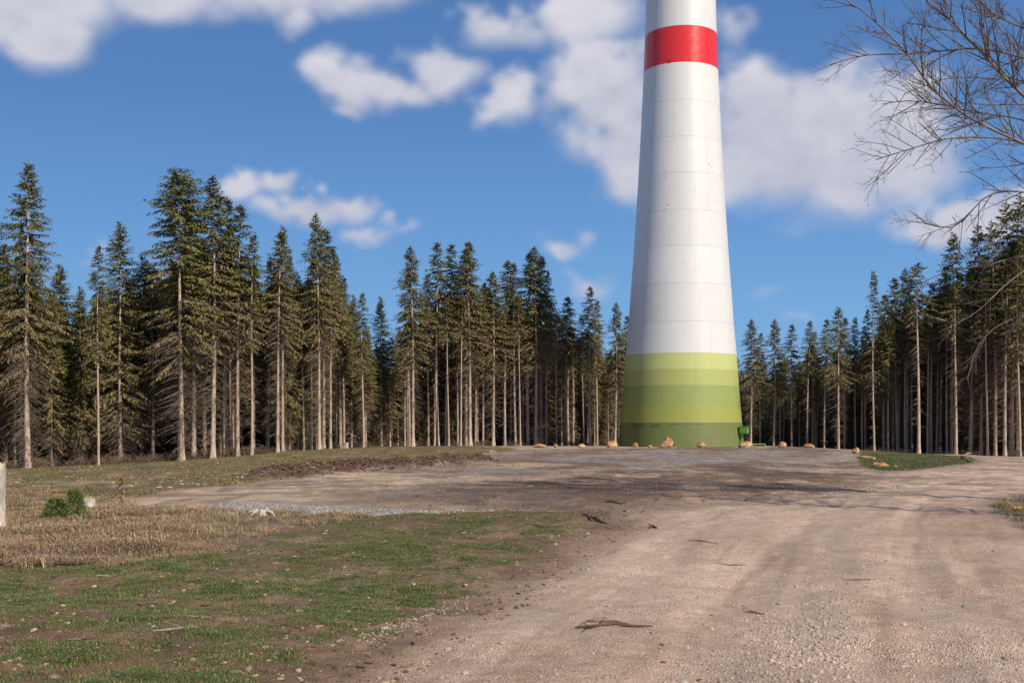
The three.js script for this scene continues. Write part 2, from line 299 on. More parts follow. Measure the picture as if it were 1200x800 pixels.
// ---------------------------------------------------------------- the wind turbine tower
{
  const TD = 117, TX = (798 - CX) / F * TD, base = ground(TX, TD - 5) - 0.03;
  const prof = [[0, 830 - 50], [0, 0]];
  // half width in photograph pixels at each row gives the radius at that height
  const rad = curve([[524, 73], [495, 70.6], [473, 68.6], [451, 67], [432, 65.8], [413, 64.6], [376, 61.2], [331, 58.2], [287, 55], [245, 52.4], [201, 49.8], [159, 47.6], [116, 45.6], [72, 43.6], [29, 42], [-14, 40.6], [-400, 31], [-900, 20]].map(([y, w]) => [-y, w * TD / F]));
  const R = (y) => rad(-(CY - (y - EYE) / (TD - 5) * F));         // world height -> radius
  const rowY = (py) => EYE + (CY - py) * (TD - rad(-py)) / F;      // photograph row on the near face -> world height
  const tower = thing('wind_turbine_tower', 'tall tapering white concrete wind turbine tower with red ring and green banded foot', 'tower', [TX, base, -TD]);
  const streak = noiseTexture(512, (i, j) => {
    const a = fbm(i * 0.05, j * 0.006, 3), b = fbm(i * 0.012 + 4, j * 0.012, 4), s = fbm(i * 0.35, j * 0.02 + 7, 2), v = 0.93 + 0.07 * (0.4 * a + 0.4 * b + 0.2 * s) + (hash2(i, j) - 0.5) * 0.015 - (vnoise(i * 0.09, j * 0.09) > 0.965 ? 0.025 : 0);
    return [v, v, v * 0.995];
  });
  const rough = noiseTexture(256, (i, j) => { const v = 0.6 + 0.4 * fbm(i * 0.06, j * 0.06, 3); return [v, v, v]; }, false);
  const paint = (c, r) => mat({ color: new THREE.Color().setRGB(...c), roughness: r, map: streak, roughnessMap: rough });
  const white = [0, 1, 2].map((k) => paint([0.76 - k * 0.012, 0.76 - k * 0.012, 0.755 - k * 0.014], 0.5));
  const greens = [[0.175, 0.205, 0.062], [0.35, 0.375, 0.085], [0.32, 0.375, 0.112], [0.44, 0.48, 0.15], [0.55, 0.59, 0.225]].map((c) => [paint(c, 0.6)]);
  const red = [paint([0.76, 0.034, 0.036], 0.36)];
  const rings = [[540, 495, greens[0]], [495, 473, greens[1]], [473, 451, greens[2]], [451, 432, greens[3]], [432, 413, greens[4]], [413, 376, white]];
  for (const [a, b] of [[376, 331], [331, 287], [287, 245], [245, 201], [201, 159], [159, 116], [116, 72]]) rings.push([a, b, white]);
  rings.push([72, 29, red]); for (let y = 29; y > -130; y -= 43) rings.push([y, y - 43, white]);
  const shell = (y0, y1, a0, a1, grow = 0, n = 26) => {            // one curved precast panel with chamfered rims
    const g = new THREE.BufferGeometry(), P = [], N = [], U = [], I = [], ch = 0.006;
    const rows = [[y0, -ch - 0.02], [y0, -ch], [y0 + ch, 0], [y1 - ch, 0], [y1, -ch], [y1, -ch - 0.02]], sl = (R(y1) - R(y0)) / (y1 - y0);
    rows.forEach(([y, dr], q) => { for (let i = 0; i <= n; i++) {
      const t = a0 + (a1 - a0) * i / n, r = R(y) + dr + grow; P.push(Math.sin(t) * r, y - base, Math.cos(t) * r);
      const ny = q < 2 ? -0.8 : q > 3 ? 0.8 : -sl; N.push(Math.sin(t), ny, Math.cos(t)); U.push(t * 1.6 / 2.0 + y0 * 0.377, (y - base) / 5 + a0); } });
    for (let q = 0; q + 1 < rows.length; q++) for (let i = 0; i < n; i++) { const a = q * (n + 1) + i, b = a + 1, c = a + n + 1, d = c + 1; I.push(a, b, d, a, d, c); }
    g.setAttribute('position', new THREE.Float32BufferAttribute(P, 3)); g.setAttribute('normal', new THREE.Float32BufferAttribute(N, 3)); g.setAttribute('uv', new THREE.Float32BufferAttribute(U, 2)); g.setIndex(I); return g;
  };
  const core = part('shaft_core', new THREE.LatheGeometry(Array.from({ length: 110 }, (_, k) => base - 0.1 + k * 0.5).map((y) => new THREE.Vector2(R(y) - 0.09, y - base)), 96), mat({ color: new THREE.Color().setRGB(0.3, 0.3, 0.29) }), tower);
  const r = rng(5); let top = 0;
  rings.forEach(([ya, yb, ms], k) => {
    const y0 = k ? rowY(ya) : base - 0.1, y1 = rowY(yb), gap = k < 5 ? 0.002 : 0.007, turn = k < 5 ? Math.floor((k + 1) / 2) * 0.9 + 0.4 : k * 1.27 + 0.35, m = ms[Math.floor(r() * ms.length)]; top = y1;
    for (let s = 0; s < 3; s++) part('concrete_panel', shell(y0 + (k ? gap : 0), y1 - gap, turn + s * 2.0944 + 0.0009, turn + (s + 1) * 2.0944 - 0.0009), ms.length > 1 ? ms[Math.floor(r() * ms.length)] : m, tower);
  });
  // the shaft goes on far above the picture; it throws a long shadow over the wood
  const up = [0, 0.06, 0.2, 0.4, 0.6, 0.8, 1].map((t) => { const y = top + 0.02 + t * 78; return new THREE.Vector2(R(top) - (R(top) - 1.3) * (1 - (1 - t) ** 1.3), y - base); });
  part('upper_shaft', new THREE.LatheGeometry(up, 64), white[0], tower);
  // repainted patches on the lowest ring and lifting points that were filled and painted over
  const toCam = Math.atan2(-TX, TD);
  const face = (px, row) => toCam + Math.asin(clamp((px - 798) / (rad(-row) * F / TD), -1, 1));
  const patch = (name, px0, px1, row0, row1, m) => part(name, shell(rowY(row1), rowY(row0), face(px0, (row0 + row1) / 2), face(px1, (row0 + row1) / 2), 0.006, 8), m, tower);
  const dk = paint([0.115, 0.15, 0.052], 0.65);
  patch('paint_patch', 765, 775, 497, 501, dk); patch('paint_patch', 785, 795, 496, 497.6, dk); patch('paint_patch', 803, 827, 496, 497.2, dk); patch('paint_patch', 742, 757, 496, 501, dk);
  const dr = paint([0.5, 0.015, 0.02], 0.4);
  patch('paint_patch', 783, 786.5, 68.5, 72.5, dr);
  const gy = paint([0.33, 0.34, 0.32], 0.7), go = paint([0.2, 0.24, 0.09], 0.7);
  patch('lettering_plate', 864.3, 865.9, 468, 471.5, go); patch('lettering_plate', 863.2, 865, 473.2, 478.5, go); patch('lettering_plate', 866.6, 867.8, 473.2, 478.5, go);
  const spots = [[830, 190, 1], [843, 199, 0.8], [780, 205, 0.9], [784, 239, 1.2], [780, 243, 0.8], [814, 222, 0.7], [801, 308, 0.8], [820, 353, 0.8], [801, 390, 0.7], [812, 52, 0.9], [811, 66, 0.7], [820, 444, 0.8], [824, 470, 0.7], [803, 518, 0.9], [832, 193, 0.7], [772, 204, 0.7], [834, 268, 0.6]];
  for (const [px, py, s] of spots) patch('filled_lifting_point', px - s * 0.55, px + s * 0.55, py - s * 0.8, py + s * 0.8, py > 413 ? go : py < 75 ? dr : gy);
  // the bright green metal cabinet on its bracket beside the foot, and the low pipe rail next to it
  const gm = mat({ color: new THREE.Color().setRGB(0.12, 0.29, 0.035), roughness: 0.55 });
  const bd = 113.5, bx = (872 - CX) / F * bd, bh = ground(bx, bd), by = EYE + (CY - 512) / F * bd - bh;
  const cab = thing('metal_cabinet', 'bright green metal cabinet on a bracket beside the tower foot', 'cabinet', [bx, bh, -bd], -0.5);
  const bev = (w, h, d, b = 0.015) => { const s = new THREE.Shape(); s.moveTo(-w / 2, -h / 2); s.lineTo(w / 2, -h / 2); s.lineTo(w / 2, h / 2); s.lineTo(-w / 2, h / 2); s.closePath(); const g = new THREE.ExtrudeGeometry(s, { depth: d - 2 * b, bevelEnabled: true, bevelSize: b, bevelThickness: b, bevelOffset: -b, bevelSegments: 2 }); g.translate(0, 0, -d / 2 + b); return g; };
  const bt = EYE + (CY - 508) / F * bd - bh, bT = EYE + (CY - 500) / F * bd - bh;
  part('housing', bev(0.7, bT - bt, 0.7).translate(0.05, (bT + bt) / 2, 0), gm, cab);
  part('door', bev(0.74, bT - bt - 0.1, 0.03).translate(0.05, (bT + bt) / 2, 0.366), gm, cab);
  part('roof_sheet', bev(0.94, 0.05, 0.78).translate(0.05, bT + 0.027, 0), gm, cab);
  part('stand', bev(0.2, bt, 0.2).translate(-0.24, bt / 2 - 0.02, 0), gm, cab);
  part('brace', bev(0.07, 0.5, 0.07).rotateZ(-0.75).translate(0.02, bt - 0.2, 0), gm, cab);
  const [qx, qd] = [(889.5 - CX) / F * 112, 112], qh = ground(qx, qd), rail = thing('pipe_rail', 'low thin yellow green pipe rail between two pale boulders', 'rail', [qx, qh, -qd]);
  const ym = mat({ color: new THREE.Color().setRGB(0.35, 0.4, 0.06), roughness: 0.5 });
  const qt = EYE + (CY - 520.3) / F * qd - qh;
  part('top_pipe', new THREE.CylinderGeometry(0.045, 0.045, 1.3, 10).rotateZ(Math.PI / 2).translate(0, Math.max(qt, 0.25), 0), ym, rail);
  for (const s of [-0.6, 0.6]) part('post', new THREE.CylinderGeometry(0.045, 0.05, Math.max(qt, 0.25) + 0.05, 10).translate(s, Math.max(qt, 0.25) / 2 - 0.03, 0), ym, rail);
}

// ---------------------------------------------------------------- spruces
const barkTex = noiseTexture(256, (i, j) => { const v = 0.84 + 0.42 * (fbm(i * 0.09, j * 0.03, 4) - 0.45) + 0.12 * (hash2(i >> 1, j >> 2) - 0.5); return [v, v * 0.97, v * 0.94]; });
const barkM = [[0.74, 0.61, 0.515], [0.68, 0.54, 0.44], [0.65, 0.55, 0.475]].map((c) => mat({ color: new THREE.Color().setRGB(...c), map: barkTex, bumpMap: barkTex, bumpScale: 0.02 }));
const needleM = mat({ vertexColors: true, roughness: 0.85, side: THREE.DoubleSide }), twigM = mat({ vertexColors: true, side: THREE.DoubleSide });
function spruce(seed, o) {
  const { H = 22, base = 0.45, R = 2.5, r0 = 0.19, dead = 90, deadFrom = 0.08, tone = 0, sparse = 0, forked = false, gapAt = 0, open = 0.85 } = o, r = rng(seed), rr = (a, b) => a + (b - a) * r();
  const crown = new Tris(), twigs = new Tris();
  const bend = [rr(-0.25, 0.25), rr(-0.25, 0.25), rr(0, 6), rr(0, 6)];
  const axis = (y) => { const t = y / H; return [bend[0] * Math.sin(t * 4 + bend[2]) * t, bend[1] * Math.sin(t * 4 + bend[3]) * t]; };
  const rAt = (y) => r0 * Math.pow(1 - y / (H * 1.015), 0.85) + 0.006 + 0.5 * r0 * Math.exp(-y / 0.35);
  // trunk with a flared foot, indexed so that it shades round
  const rows = 18, n = 9, P = [], U = [], I = [];
  for (let j = 0; j <= rows; j++) { const t = j / rows, y = j === 0 ? -0.35 : H * t * t * 0.55 + H * t * 0.45, [ax, az] = axis(Math.max(0, y)), ra = rAt(Math.max(0, y)); for (let k = 0; k <= n; k++) { const a = k / n * 2 * Math.PI, q = ra * (1 + 0.07 * Math.sin(a * 3 + seed) * Math.exp(-Math.max(0, y) / 0.8) * 3); P.push(ax + Math.cos(a) * q, y, az + Math.sin(a) * q); U.push(k / n * 1.2, y / 2.2); } }
  for (let j = 0; j < rows; j++) for (let k = 0; k < n; k++) { const a = j * (n + 1) + k, b = a + 1, c = a + n + 1, d = c + 1; I.push(a, c, b, b, c, d); }
  const tg = new THREE.BufferGeometry(); tg.setAttribute('position', new THREE.Float32BufferAttribute(P, 3)); tg.setAttribute('uv', new THREE.Float32BufferAttribute(U, 2)); tg.setIndex(I); tg.computeVertexNormals();
  const norm = (v) => { const l = Math.hypot(...v) || 1; return [v[0] / l, v[1] / l, v[2] / l]; };
  const cross = (a, b) => [a[1] * b[2] - a[2] * b[1], a[2] * b[0] - a[0] * b[2], a[0] * b[1] - a[1] * b[0]];
  const greens = [[0.162, 0.155, 0.030], [0.118, 0.132, 0.030], [0.200, 0.172, 0.037], [0.088, 0.108, 0.030]], browns = [[0.225, 0.162, 0.078], [0.25, 0.185, 0.10], [0.19, 0.13, 0.066]];
  const branch = (y, ang, len, el, amount, brown) => {
    const [ax, az] = axis(y), ca = Math.cos(ang), sa = Math.sin(ang), steps = Math.max(3, Math.round(len / 0.24)), pts = [];
    const sag = rr(0.12, 0.3) * len, up = rr(0.05, 0.2) * len; let px = ax, py = y, pz = az;
    for (let i = 0; i <= steps; i++) { const t = i / steps, d = len * t; pts.push([ax + ca * d * Math.cos(el) + rr(-0.03, 0.03), y + Math.sin(el) * d - sag * t * t * 1.4 + up * t * t * t * t, az + sa * d * Math.cos(el) + rr(-0.03, 0.03)]); }
    twigs.tube([pts[0], pts[Math.round(steps * 0.5)], pts[steps]], [0.012 + len * 0.009, 0.009 + len * 0.004, 0.004], 3, brown > 0.5 ? [0.16, 0.125, 0.095] : [0.10, 0.072, 0.05]);
    for (let i = 1; i <= steps; i++) {
      const t = i / steps, a = pts[i - 1], b = pts[i], f = norm([b[0] - a[0], b[1] - a[1], b[2] - a[2]]), s = norm(cross(f, [0, 1, 0]));
      if (t < 0.16 && r() < 0.7) continue;
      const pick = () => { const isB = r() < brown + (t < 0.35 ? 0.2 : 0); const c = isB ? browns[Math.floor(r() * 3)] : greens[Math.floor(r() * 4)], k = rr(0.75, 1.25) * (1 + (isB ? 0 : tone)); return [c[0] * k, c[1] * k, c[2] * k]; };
      if (r() < amount) crown.kite(a, f, norm([s[0], s[1] + rr(-0.6, 0.6), s[2]]), 0.36, rr(0.05, 0.085), pick());
      for (const sd of [-1, 1]) {
        if (r() > amount) continue;
        const spread = rr(0.5, 1.0), L = Math.min(0.85, (0.16 + 0.42 * len * 0.32) * (1.15 - 0.6 * t) * rr(0.6, 1.25)), dr = rr(-1.1, -0.1);
        const dir = norm([f[0] * (1 - spread * 0.4) + s[0] * sd * spread, f[1] + dr, f[2] * (1 - spread * 0.4) + s[2] * sd * spread]), w = norm(cross(dir, [rr(-0.5, 0.5), 1, rr(-0.5, 0.5)]));
        crown.kite(b, dir, w, L, rr(0.05, 0.085), pick());
        const m = Math.round(L / 0.095);
        for (let q = 1; q < m; q++) { const v = q / m, p = [b[0] + dir[0] * L * v, b[1] + dir[1] * L * v, b[2] + dir[2] * L * v], s2 = q % 2 ? 1 : -1, dd = norm([dir[0] + w[0] * s2 * 0.9, dir[1] + w[1] * s2 * 0.9 - rr(0, 0.7), dir[2] + w[2] * s2 * 0.9]); crown.kite(p, dd, norm(cross(dd, [rr(-1, 1), 0.6, rr(-1, 1)])), rr(0.16, 0.36), rr(0.026, 0.052), pick()); }
      }
    }
  };
  const y0 = base * H, tops = forked ? [[0, 0, H], [0.7, 0.3, H * 0.985]] : [[0, 0, H]];
  for (let y = y0; y < H - 0.25;) {
    const u = (H - y) / (H - y0), nb = u < 0.05 ? 4 : 5 + Math.floor(r() * 2), prof = Math.pow(u, 0.58) * 1.2 * (u > 0.78 ? 1 - 0.3 * (u - 0.78) / 0.22 : 1);
    const hole = gapAt && u > gapAt ? 0.72 : sparse;
    for (let k = 0; k < nb; k++) {
      if (r() < hole) continue;
      const ang = rr(0, 6.283), front = Math.sin(ang); let cut = 1;
      if (front > 0.15 && r() < open * ss(0.14, 0.46, u) * ss(0.1, 0.6, front)) { if (r() < 0.62) continue; cut = rr(0.18, 0.4); }
      const lump = 0.62 + 0.76 * fbm(Math.cos(ang) * 1.3 + seed, y * 0.55 + Math.sin(ang) * 1.3, 3), len = Math.max(0.3, lump * cut * R * prof * rr(0.62, 1.16) * (forked && u < 0.3 ? 1.35 : 1)), el = lerp(0.8, -0.3, Math.pow(u, 0.5)) + rr(-0.2, 0.2);
      branch(y + rr(-0.22, 0.22), ang, len, el, u > 0.8 ? rr(0.35, 0.85) : 0.95, u > 0.66 ? rr(0.25, 0.95) : u > 0.38 ? rr(0.08, 0.55) : rr(0, 0.14));
    }
    y += rr(0.17, 0.27) * (u < 0.15 ? 0.75 : 1);
  }
  crown.kite([axis(H)[0], H - 0.5, axis(H)[1]], [0, 1, 0], [1, 0, 0], 0.75, 0.05, greens[1]); crown.kite([axis(H)[0], H - 0.5, axis(H)[1]], [0, 1, 0], [0, 0, 1], 0.75, 0.05, greens[1]);
  // dead branches below the living crown
  for (let k = 0; k < dead; k++) {
    const y = lerp(deadFrom * H, y0 + 2, Math.pow(r(), 0.8)), ang = rr(0, 6.283), u = (y - deadFrom * H) / (y0 - deadFrom * H), len = rr(0.35, 1) * lerp(0.55, 1.05, clamp(u)) * R * 0.85, el = rr(-0.35, 0.12), [ax, az] = axis(y), ca = Math.cos(ang), sa = Math.sin(ang);
    const at = (t) => [ax + ca * len * t * Math.cos(el), y + Math.sin(el) * len * t - 0.28 * len * t * t, az + sa * len * t * Math.cos(el)], c0 = rr(0.75, 1.2), c = [0.22 * c0, 0.165 * c0, 0.12 * c0];
    twigs.tube([at(0), at(0.35), at(0.7), at(1)], [0.022, 0.017, 0.012, 0.005], 3, c);
    const m = Math.floor(len * 7);
    for (let q = 0; q < m; q++) { const t = rr(0.25, 1), p = at(t), sd = r() < 0.5 ? -1 : 1, dir = norm([ca * 0.7 - sa * sd * rr(0.4, 1), rr(-0.8, 0.15), sa * 0.7 + ca * sd * rr(0.4, 1)]); twigs.kite(p, dir, norm(cross(dir, [0.2, 1, 0.1])), rr(0.2, 0.65), 0.011, c); }
  }
  return { trunk: tg, crown: crown.geo(), twigs: twigs.geo(), H, o };
}
const kinds = {
  edge: spruce(101, { base: 0.40, R: 2.5, dead: 240, deadFrom: 0.03 }), edge2: spruce(102, { base: 0.46, R: 2.3, dead: 220, deadFrom: 0.03, tone: 0.1 }), bare: spruce(103, { base: 0.56, R: 2.1, dead: 190, deadFrom: 0.04, r0: 0.17 }), bare2: spruce(104, { base: 0.62, R: 1.9, dead: 60, r0: 0.18 }),
  slim: spruce(105, { base: 0.5, R: 1.7, dead: 80, r0: 0.14 }), low: spruce(106, { base: 0.14, R: 2.9, dead: 160, deadFrom: 0.02, r0: 0.18, tone: 0.15 }), big: spruce(107, { base: 0.3, R: 3.1, dead: 330, deadFrom: 0.02, r0: 0.27, H: 24 }), fork: spruce(108, { base: 0.36, R: 3.3, dead: 300, deadFrom: 0.04, r0: 0.19, H: 24, forked: true, tone: 0.18 }),
  tuft: spruce(109, { base: 0.36, R: 1.6, dead: 70, r0: 0.15, gapAt: 0.36, sparse: 0.08 }), stub: spruce(110, { base: 0.7, R: 2.0, dead: 130, deadFrom: 0.12, r0: 0.19 }), brownish: spruce(111, { base: 0.34, R: 2.7, dead: 170, sparse: 0.2, tone: -0.2 }), pole: spruce(112, { base: 0.72, R: 1.4, dead: 50, r0: 0.12, H: 19 }),
};
const protos = {};
for (const k in kinds) {
  const s = kinds[k], g = new THREE.Group(); g.userData = { category: 'tree' };
  part('trunk', s.trunk, barkM[Object.keys(kinds).indexOf(k) % 3], g); part('crown', s.crown, needleM, g); part('dead_branches', s.twigs, twigM, g); protos[k] = g;
}
const treeR = rng(77);
function tree(kind, px, topY, label, group, extra = 0, spot) {
  const d = spot ? spot[1] : edgeDepth(px) + extra, x = spot ? spot[0] : (px - CX) / F * d, h = ground(x, d), tall = EYE + (CY - topY) / F * d - h;
  const t = place(protos[kind], 'spruce_tree', label, [x, h, -d], spot ? treeR() * 6.283 : Math.atan2(-x, d) + (treeR() - 0.5) * 1.1, tall / kinds[kind].H, group);
  const wide = 0.84 + 0.34 * treeR(); t.scale.x *= wide; t.scale.z *= wide; t.rotation.z = (treeR() - 0.5) * 0.035; t.rotation.x = (treeR() - 0.5) * 0.03; return t;
}
const L = {
  edge: ['spruce with pale bare lower trunk and full green crown at the edge of the clearing', 'full crowned spruces along the edge of the clearing'],
  edge2: ['spruce with light green crown over half its trunk at the clearing edge', 'light green spruces along the clearing edge'],
  bare: ['spruce with long bare pale trunk under a shorter green crown', 'long trunked spruces at the clearing edge'],
  bare2: ['spruce with very long bare trunk and a small high crown', 'high crowned spruces at the clearing edge'],
  slim: ['slim narrow spruce with a slender trunk among broader spruces', 'slim spruces at the clearing edge'],
  low: ['spruce with green boughs hanging almost down to the ground', 'low branched spruces at the clearing edge'],
  pole: ['thin young spruce stem with a tiny crown under taller spruces', 'thin understorey spruce stems'],
  stub: ['spruce with a pale trunk covered in short dead branch stubs', 'stubby trunked spruces at the clearing edge'],
  brownish: ['brownish thin crowned spruce near the bare beech', 'brownish spruces near the bare beech'],
};
const own = { 24: 'slim spruce stem right beside the thick trunk of the tallest spruce', 115: 'thin lone pole spruce between the tallest and the double topped spruce', 141: 'pointed low boughed spruce right behind the thin lone pole spruce', 227: 'thick pale spruce trunk directly beside the double topped spruce',
  249: 'tall narrow topped spruce next beyond the thick pale trunk beside the double topped one', 374: 'tallest spruce behind the long heap of bark litter', 426: 'slim spruce right beside the bent branch and the tiny stump', 447: 'dark low boughed spruce in the gap behind the bent branch', 466: 'shortest dark spruce filling the low gap in the skyline of the wood',
  484: 'green cone shaped spruce with bright trunk next to the dark gap', 578: 'full spruce behind the flat whitish stone where the meadow meets the pad', 628: 'tallest spruce behind the flat pale boulder at the pad rim', 691: 'full crowned spruce behind the low narrow pale boulder', 721: 'spruce standing next to the shaded flank of the tower', 735: 'spruce half hidden behind the shaded flank of the tower',
  880: 'spruce standing right behind the green metal cabinet', 891: 'slim spruce next beyond the one behind the green cabinet', 907: 'pointed spruce behind the blocky tan boulder', 983: 'light green spruce behind the far corner of the pad', 1116: 'tall pointed spruce rising above its neighbours beyond the verge stones', 1121: 'stubby trunked spruce behind the pale fallen branch' };
const T = (kind, px, top, extra = 0) => own[px] ? tree(kind, px, top, own[px], null, extra) : tree(kind, px, top, ...L[kind], extra);
tree('big', 32, 188, 'tallest broad spruce with thick pale trunk and orange leaved sapling at its foot', null, 0);
tree('fork', 213, 196, 'broad double topped spruce with cone laden crown and long drooping boughs', null, -1);
tree('tuft', 1025, 317, 'slender spruce with a tufted top over a thinly branched gap', null, -1);
tree('stub', 1077, 308, 'spruce with straight pale trunk and short dead stubs beside the road bend', null, -2);
for (const a of [['slim', 24, 268, 1], ['low', -12, 255, 5], ['edge2', -30, 240, 0], ['edge', 6, 285, 7], ['slim', 115, 287, -1], ['low', 141, 260, 3], ['low', 92, 335, 5], ['low', 68, 310, 9], ['low', 165, 300, 6],
  ['edge', 227, 235, 1], ['edge', 249, 206, 0], ['bare', 263, 232, 2], ['slim', 271, 262, 1], ['bare', 278, 240, 0], ['slim', 295, 274, -1], ['edge2', 314, 300, 4], ['bare', 325, 272, 0], ['edge2', 331, 266, 1.5], ['slim', 339, 300, 3], ['pole', 356, 330, 2], ['slim', 364, 300, 1], ['edge', 374, 250, -1], ['bare', 379, 268, 2], ['bare', 387, 290, 1], ['edge2', 394, 300, 4], ['slim', 403, 325, 5], ['low', 412, 345, 9], ['slim', 426, 343, -2],
  ['low', 447, 347, 9], ['low', 466, 385, 14], ['edge', 484, 288, -1], ['slim', 480, 320, 6], ['bare2', 513, 284, 5], ['bare2', 523, 286, 7], ['slim', 502, 320, 9], ['pole', 526, 350, 0], ['bare', 546, 283, 2], ['edge', 551, 290, 0], ['pole', 540, 345, -1], ['slim', 566, 330, 5], ['edge', 578, 318, 1], ['bare2', 592, 305, 3], ['bare', 604, 308, 2], ['slim', 598, 330, 6], ['bare2', 619, 296, 1], ['edge', 628, 289, 0], ['bare', 634, 300, 4], ['slim', 640, 318, 1], ['pole', 610, 345, 0], ['pole', 652, 365, 2], ['bare', 663, 348, 4], ['bare2', 666, 360, 7], ['bare', 691, 336, 0], ['slim', 700, 352, 5], ['pole', 684, 370, 2], ['edge', 721, 354, -3], ['bare', 735, 370, 6],
  ['edge', 880, 374, -2], ['slim', 891, 390, 5], ['edge', 907, 374, -1], ['bare', 928, 380, 2], ['bare2', 946, 376, 3], ['slim', 956, 388, 6], ['bare', 966, 374, 0], ['edge2', 983, 360, -4], ['bare', 990, 372, 4], ['bare2', 1003, 372, 8], ['slim', 1014, 362, 9], ['bare', 1036, 345, 5], ['bare', 1052, 325, 6], ['edge', 1063, 314, 7], ['bare', 1092, 332, 6], ['edge2', 1116, 273, 6], ['stub', 1121, 330, -1], ['bare', 1102, 318, 9]]) T(a[0], a[1], a[2], a[3]);
for (const a of [['brownish', 1138, 305, 2], ['brownish', 1150, 262, 4], ['brownish', 1167, 258, 1], ['brownish', 1186, 236, 3], ['brownish', 1203, 228, 6], ['brownish', 1222, 240, 1], ['brownish', 1245, 215, 4]]) T(...a.slice(0, 3), a[3]);
for (const a of [['pole', 1158, 330, -1], ['slim', 1196, 300, -2], ['bare', 1178, 310, 0]]) T(...a);
// spruces just outside the picture whose shadows cross the road bend
for (const [x, d, k, s] of [[43, 42, 'edge', 0.85], [49, 47, 'bare', 0.95], [54, 50, 'edge2', 1.0]]) place(protos[k], 'spruce_tree', 'spruce standing beside the road where it leaves the clearing', [x, ground(x, d), -d], x * 2.1, s, 'spruces where the road leaves the clearing');
// the wood behind its edge
const env = curve([[-150, 260], [0, 290], [60, 315], [92, 345], [115, 320], [170, 300], [240, 262], [300, 300], [350, 305], [400, 325], [430, 372], [465, 385], [490, 335], [530, 312], [600, 325], [650, 352], [672, 368], [740, 372], [870, 402], [950, 392], [1000, 384], [1040, 345], [1090, 328], [1150, 285], [1200, 260], [1400, 240]]);
{
  const r = rng(909), names = ['bare', 'bare2', 'slim', 'pole', 'edge', 'stub'];
  const spots = []; let guard = 0;
  while (spots.length < 175 && guard++ < 6000) {
    const px = -70 + 1330 * r(), e = 3 + 24 * r() ** 1.2, d = edgeDepth(px) + e, x = (px - CX) / F * d;
    if (px > 735 && px < 862 || px > 1225) continue;
    if (spots.some((s) => Math.hypot(s[0] - x, s[1] - d) < 2.1)) continue;
    spots.push([x, d]);
    const set = px < 430 ? ['low', 'edge', 'edge2', 'low', 'brownish'] : names, k = set[Math.floor(r() * set.length)], top = env(px) + 8 + 55 * r() * r() + e * 0.6;
    tree(k, px, top, 'dim spruce standing inside the wood behind the sunlit edge trees', 'spruces inside the wood', 0, [x, d]);
  }
  // beyond them the wood is one mass
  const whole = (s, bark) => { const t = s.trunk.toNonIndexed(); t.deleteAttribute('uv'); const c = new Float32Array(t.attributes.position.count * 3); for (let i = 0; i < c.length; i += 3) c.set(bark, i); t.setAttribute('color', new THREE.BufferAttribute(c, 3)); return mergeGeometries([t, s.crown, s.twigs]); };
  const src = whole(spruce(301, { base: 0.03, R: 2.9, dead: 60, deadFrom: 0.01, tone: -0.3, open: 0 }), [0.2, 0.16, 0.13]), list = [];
  for (let k = 0; k < 30000 && list.length < 1250; k++) {
    const px = -260 + 1530 * r(), e = (px > 1130 ? 9 + 14 * r() : 13 + 75 * r()), d = edgeDepth(px) + e, x = (px - CX) / F * d; if (list.some((s) => Math.hypot(s[0] - x, s[1] - d) < 2.3)) continue;
    list.push([x, d, env(px) + 16 + 50 * r() + e * 0.35]);
  }
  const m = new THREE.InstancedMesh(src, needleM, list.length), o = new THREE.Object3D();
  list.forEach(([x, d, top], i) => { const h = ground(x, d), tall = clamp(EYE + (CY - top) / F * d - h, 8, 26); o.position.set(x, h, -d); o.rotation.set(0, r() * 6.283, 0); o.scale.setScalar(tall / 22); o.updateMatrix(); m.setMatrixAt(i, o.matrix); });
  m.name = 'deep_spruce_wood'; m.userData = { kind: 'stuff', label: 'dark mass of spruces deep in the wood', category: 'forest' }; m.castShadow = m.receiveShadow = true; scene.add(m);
  console.log('wood', spots.length, list.length);
}

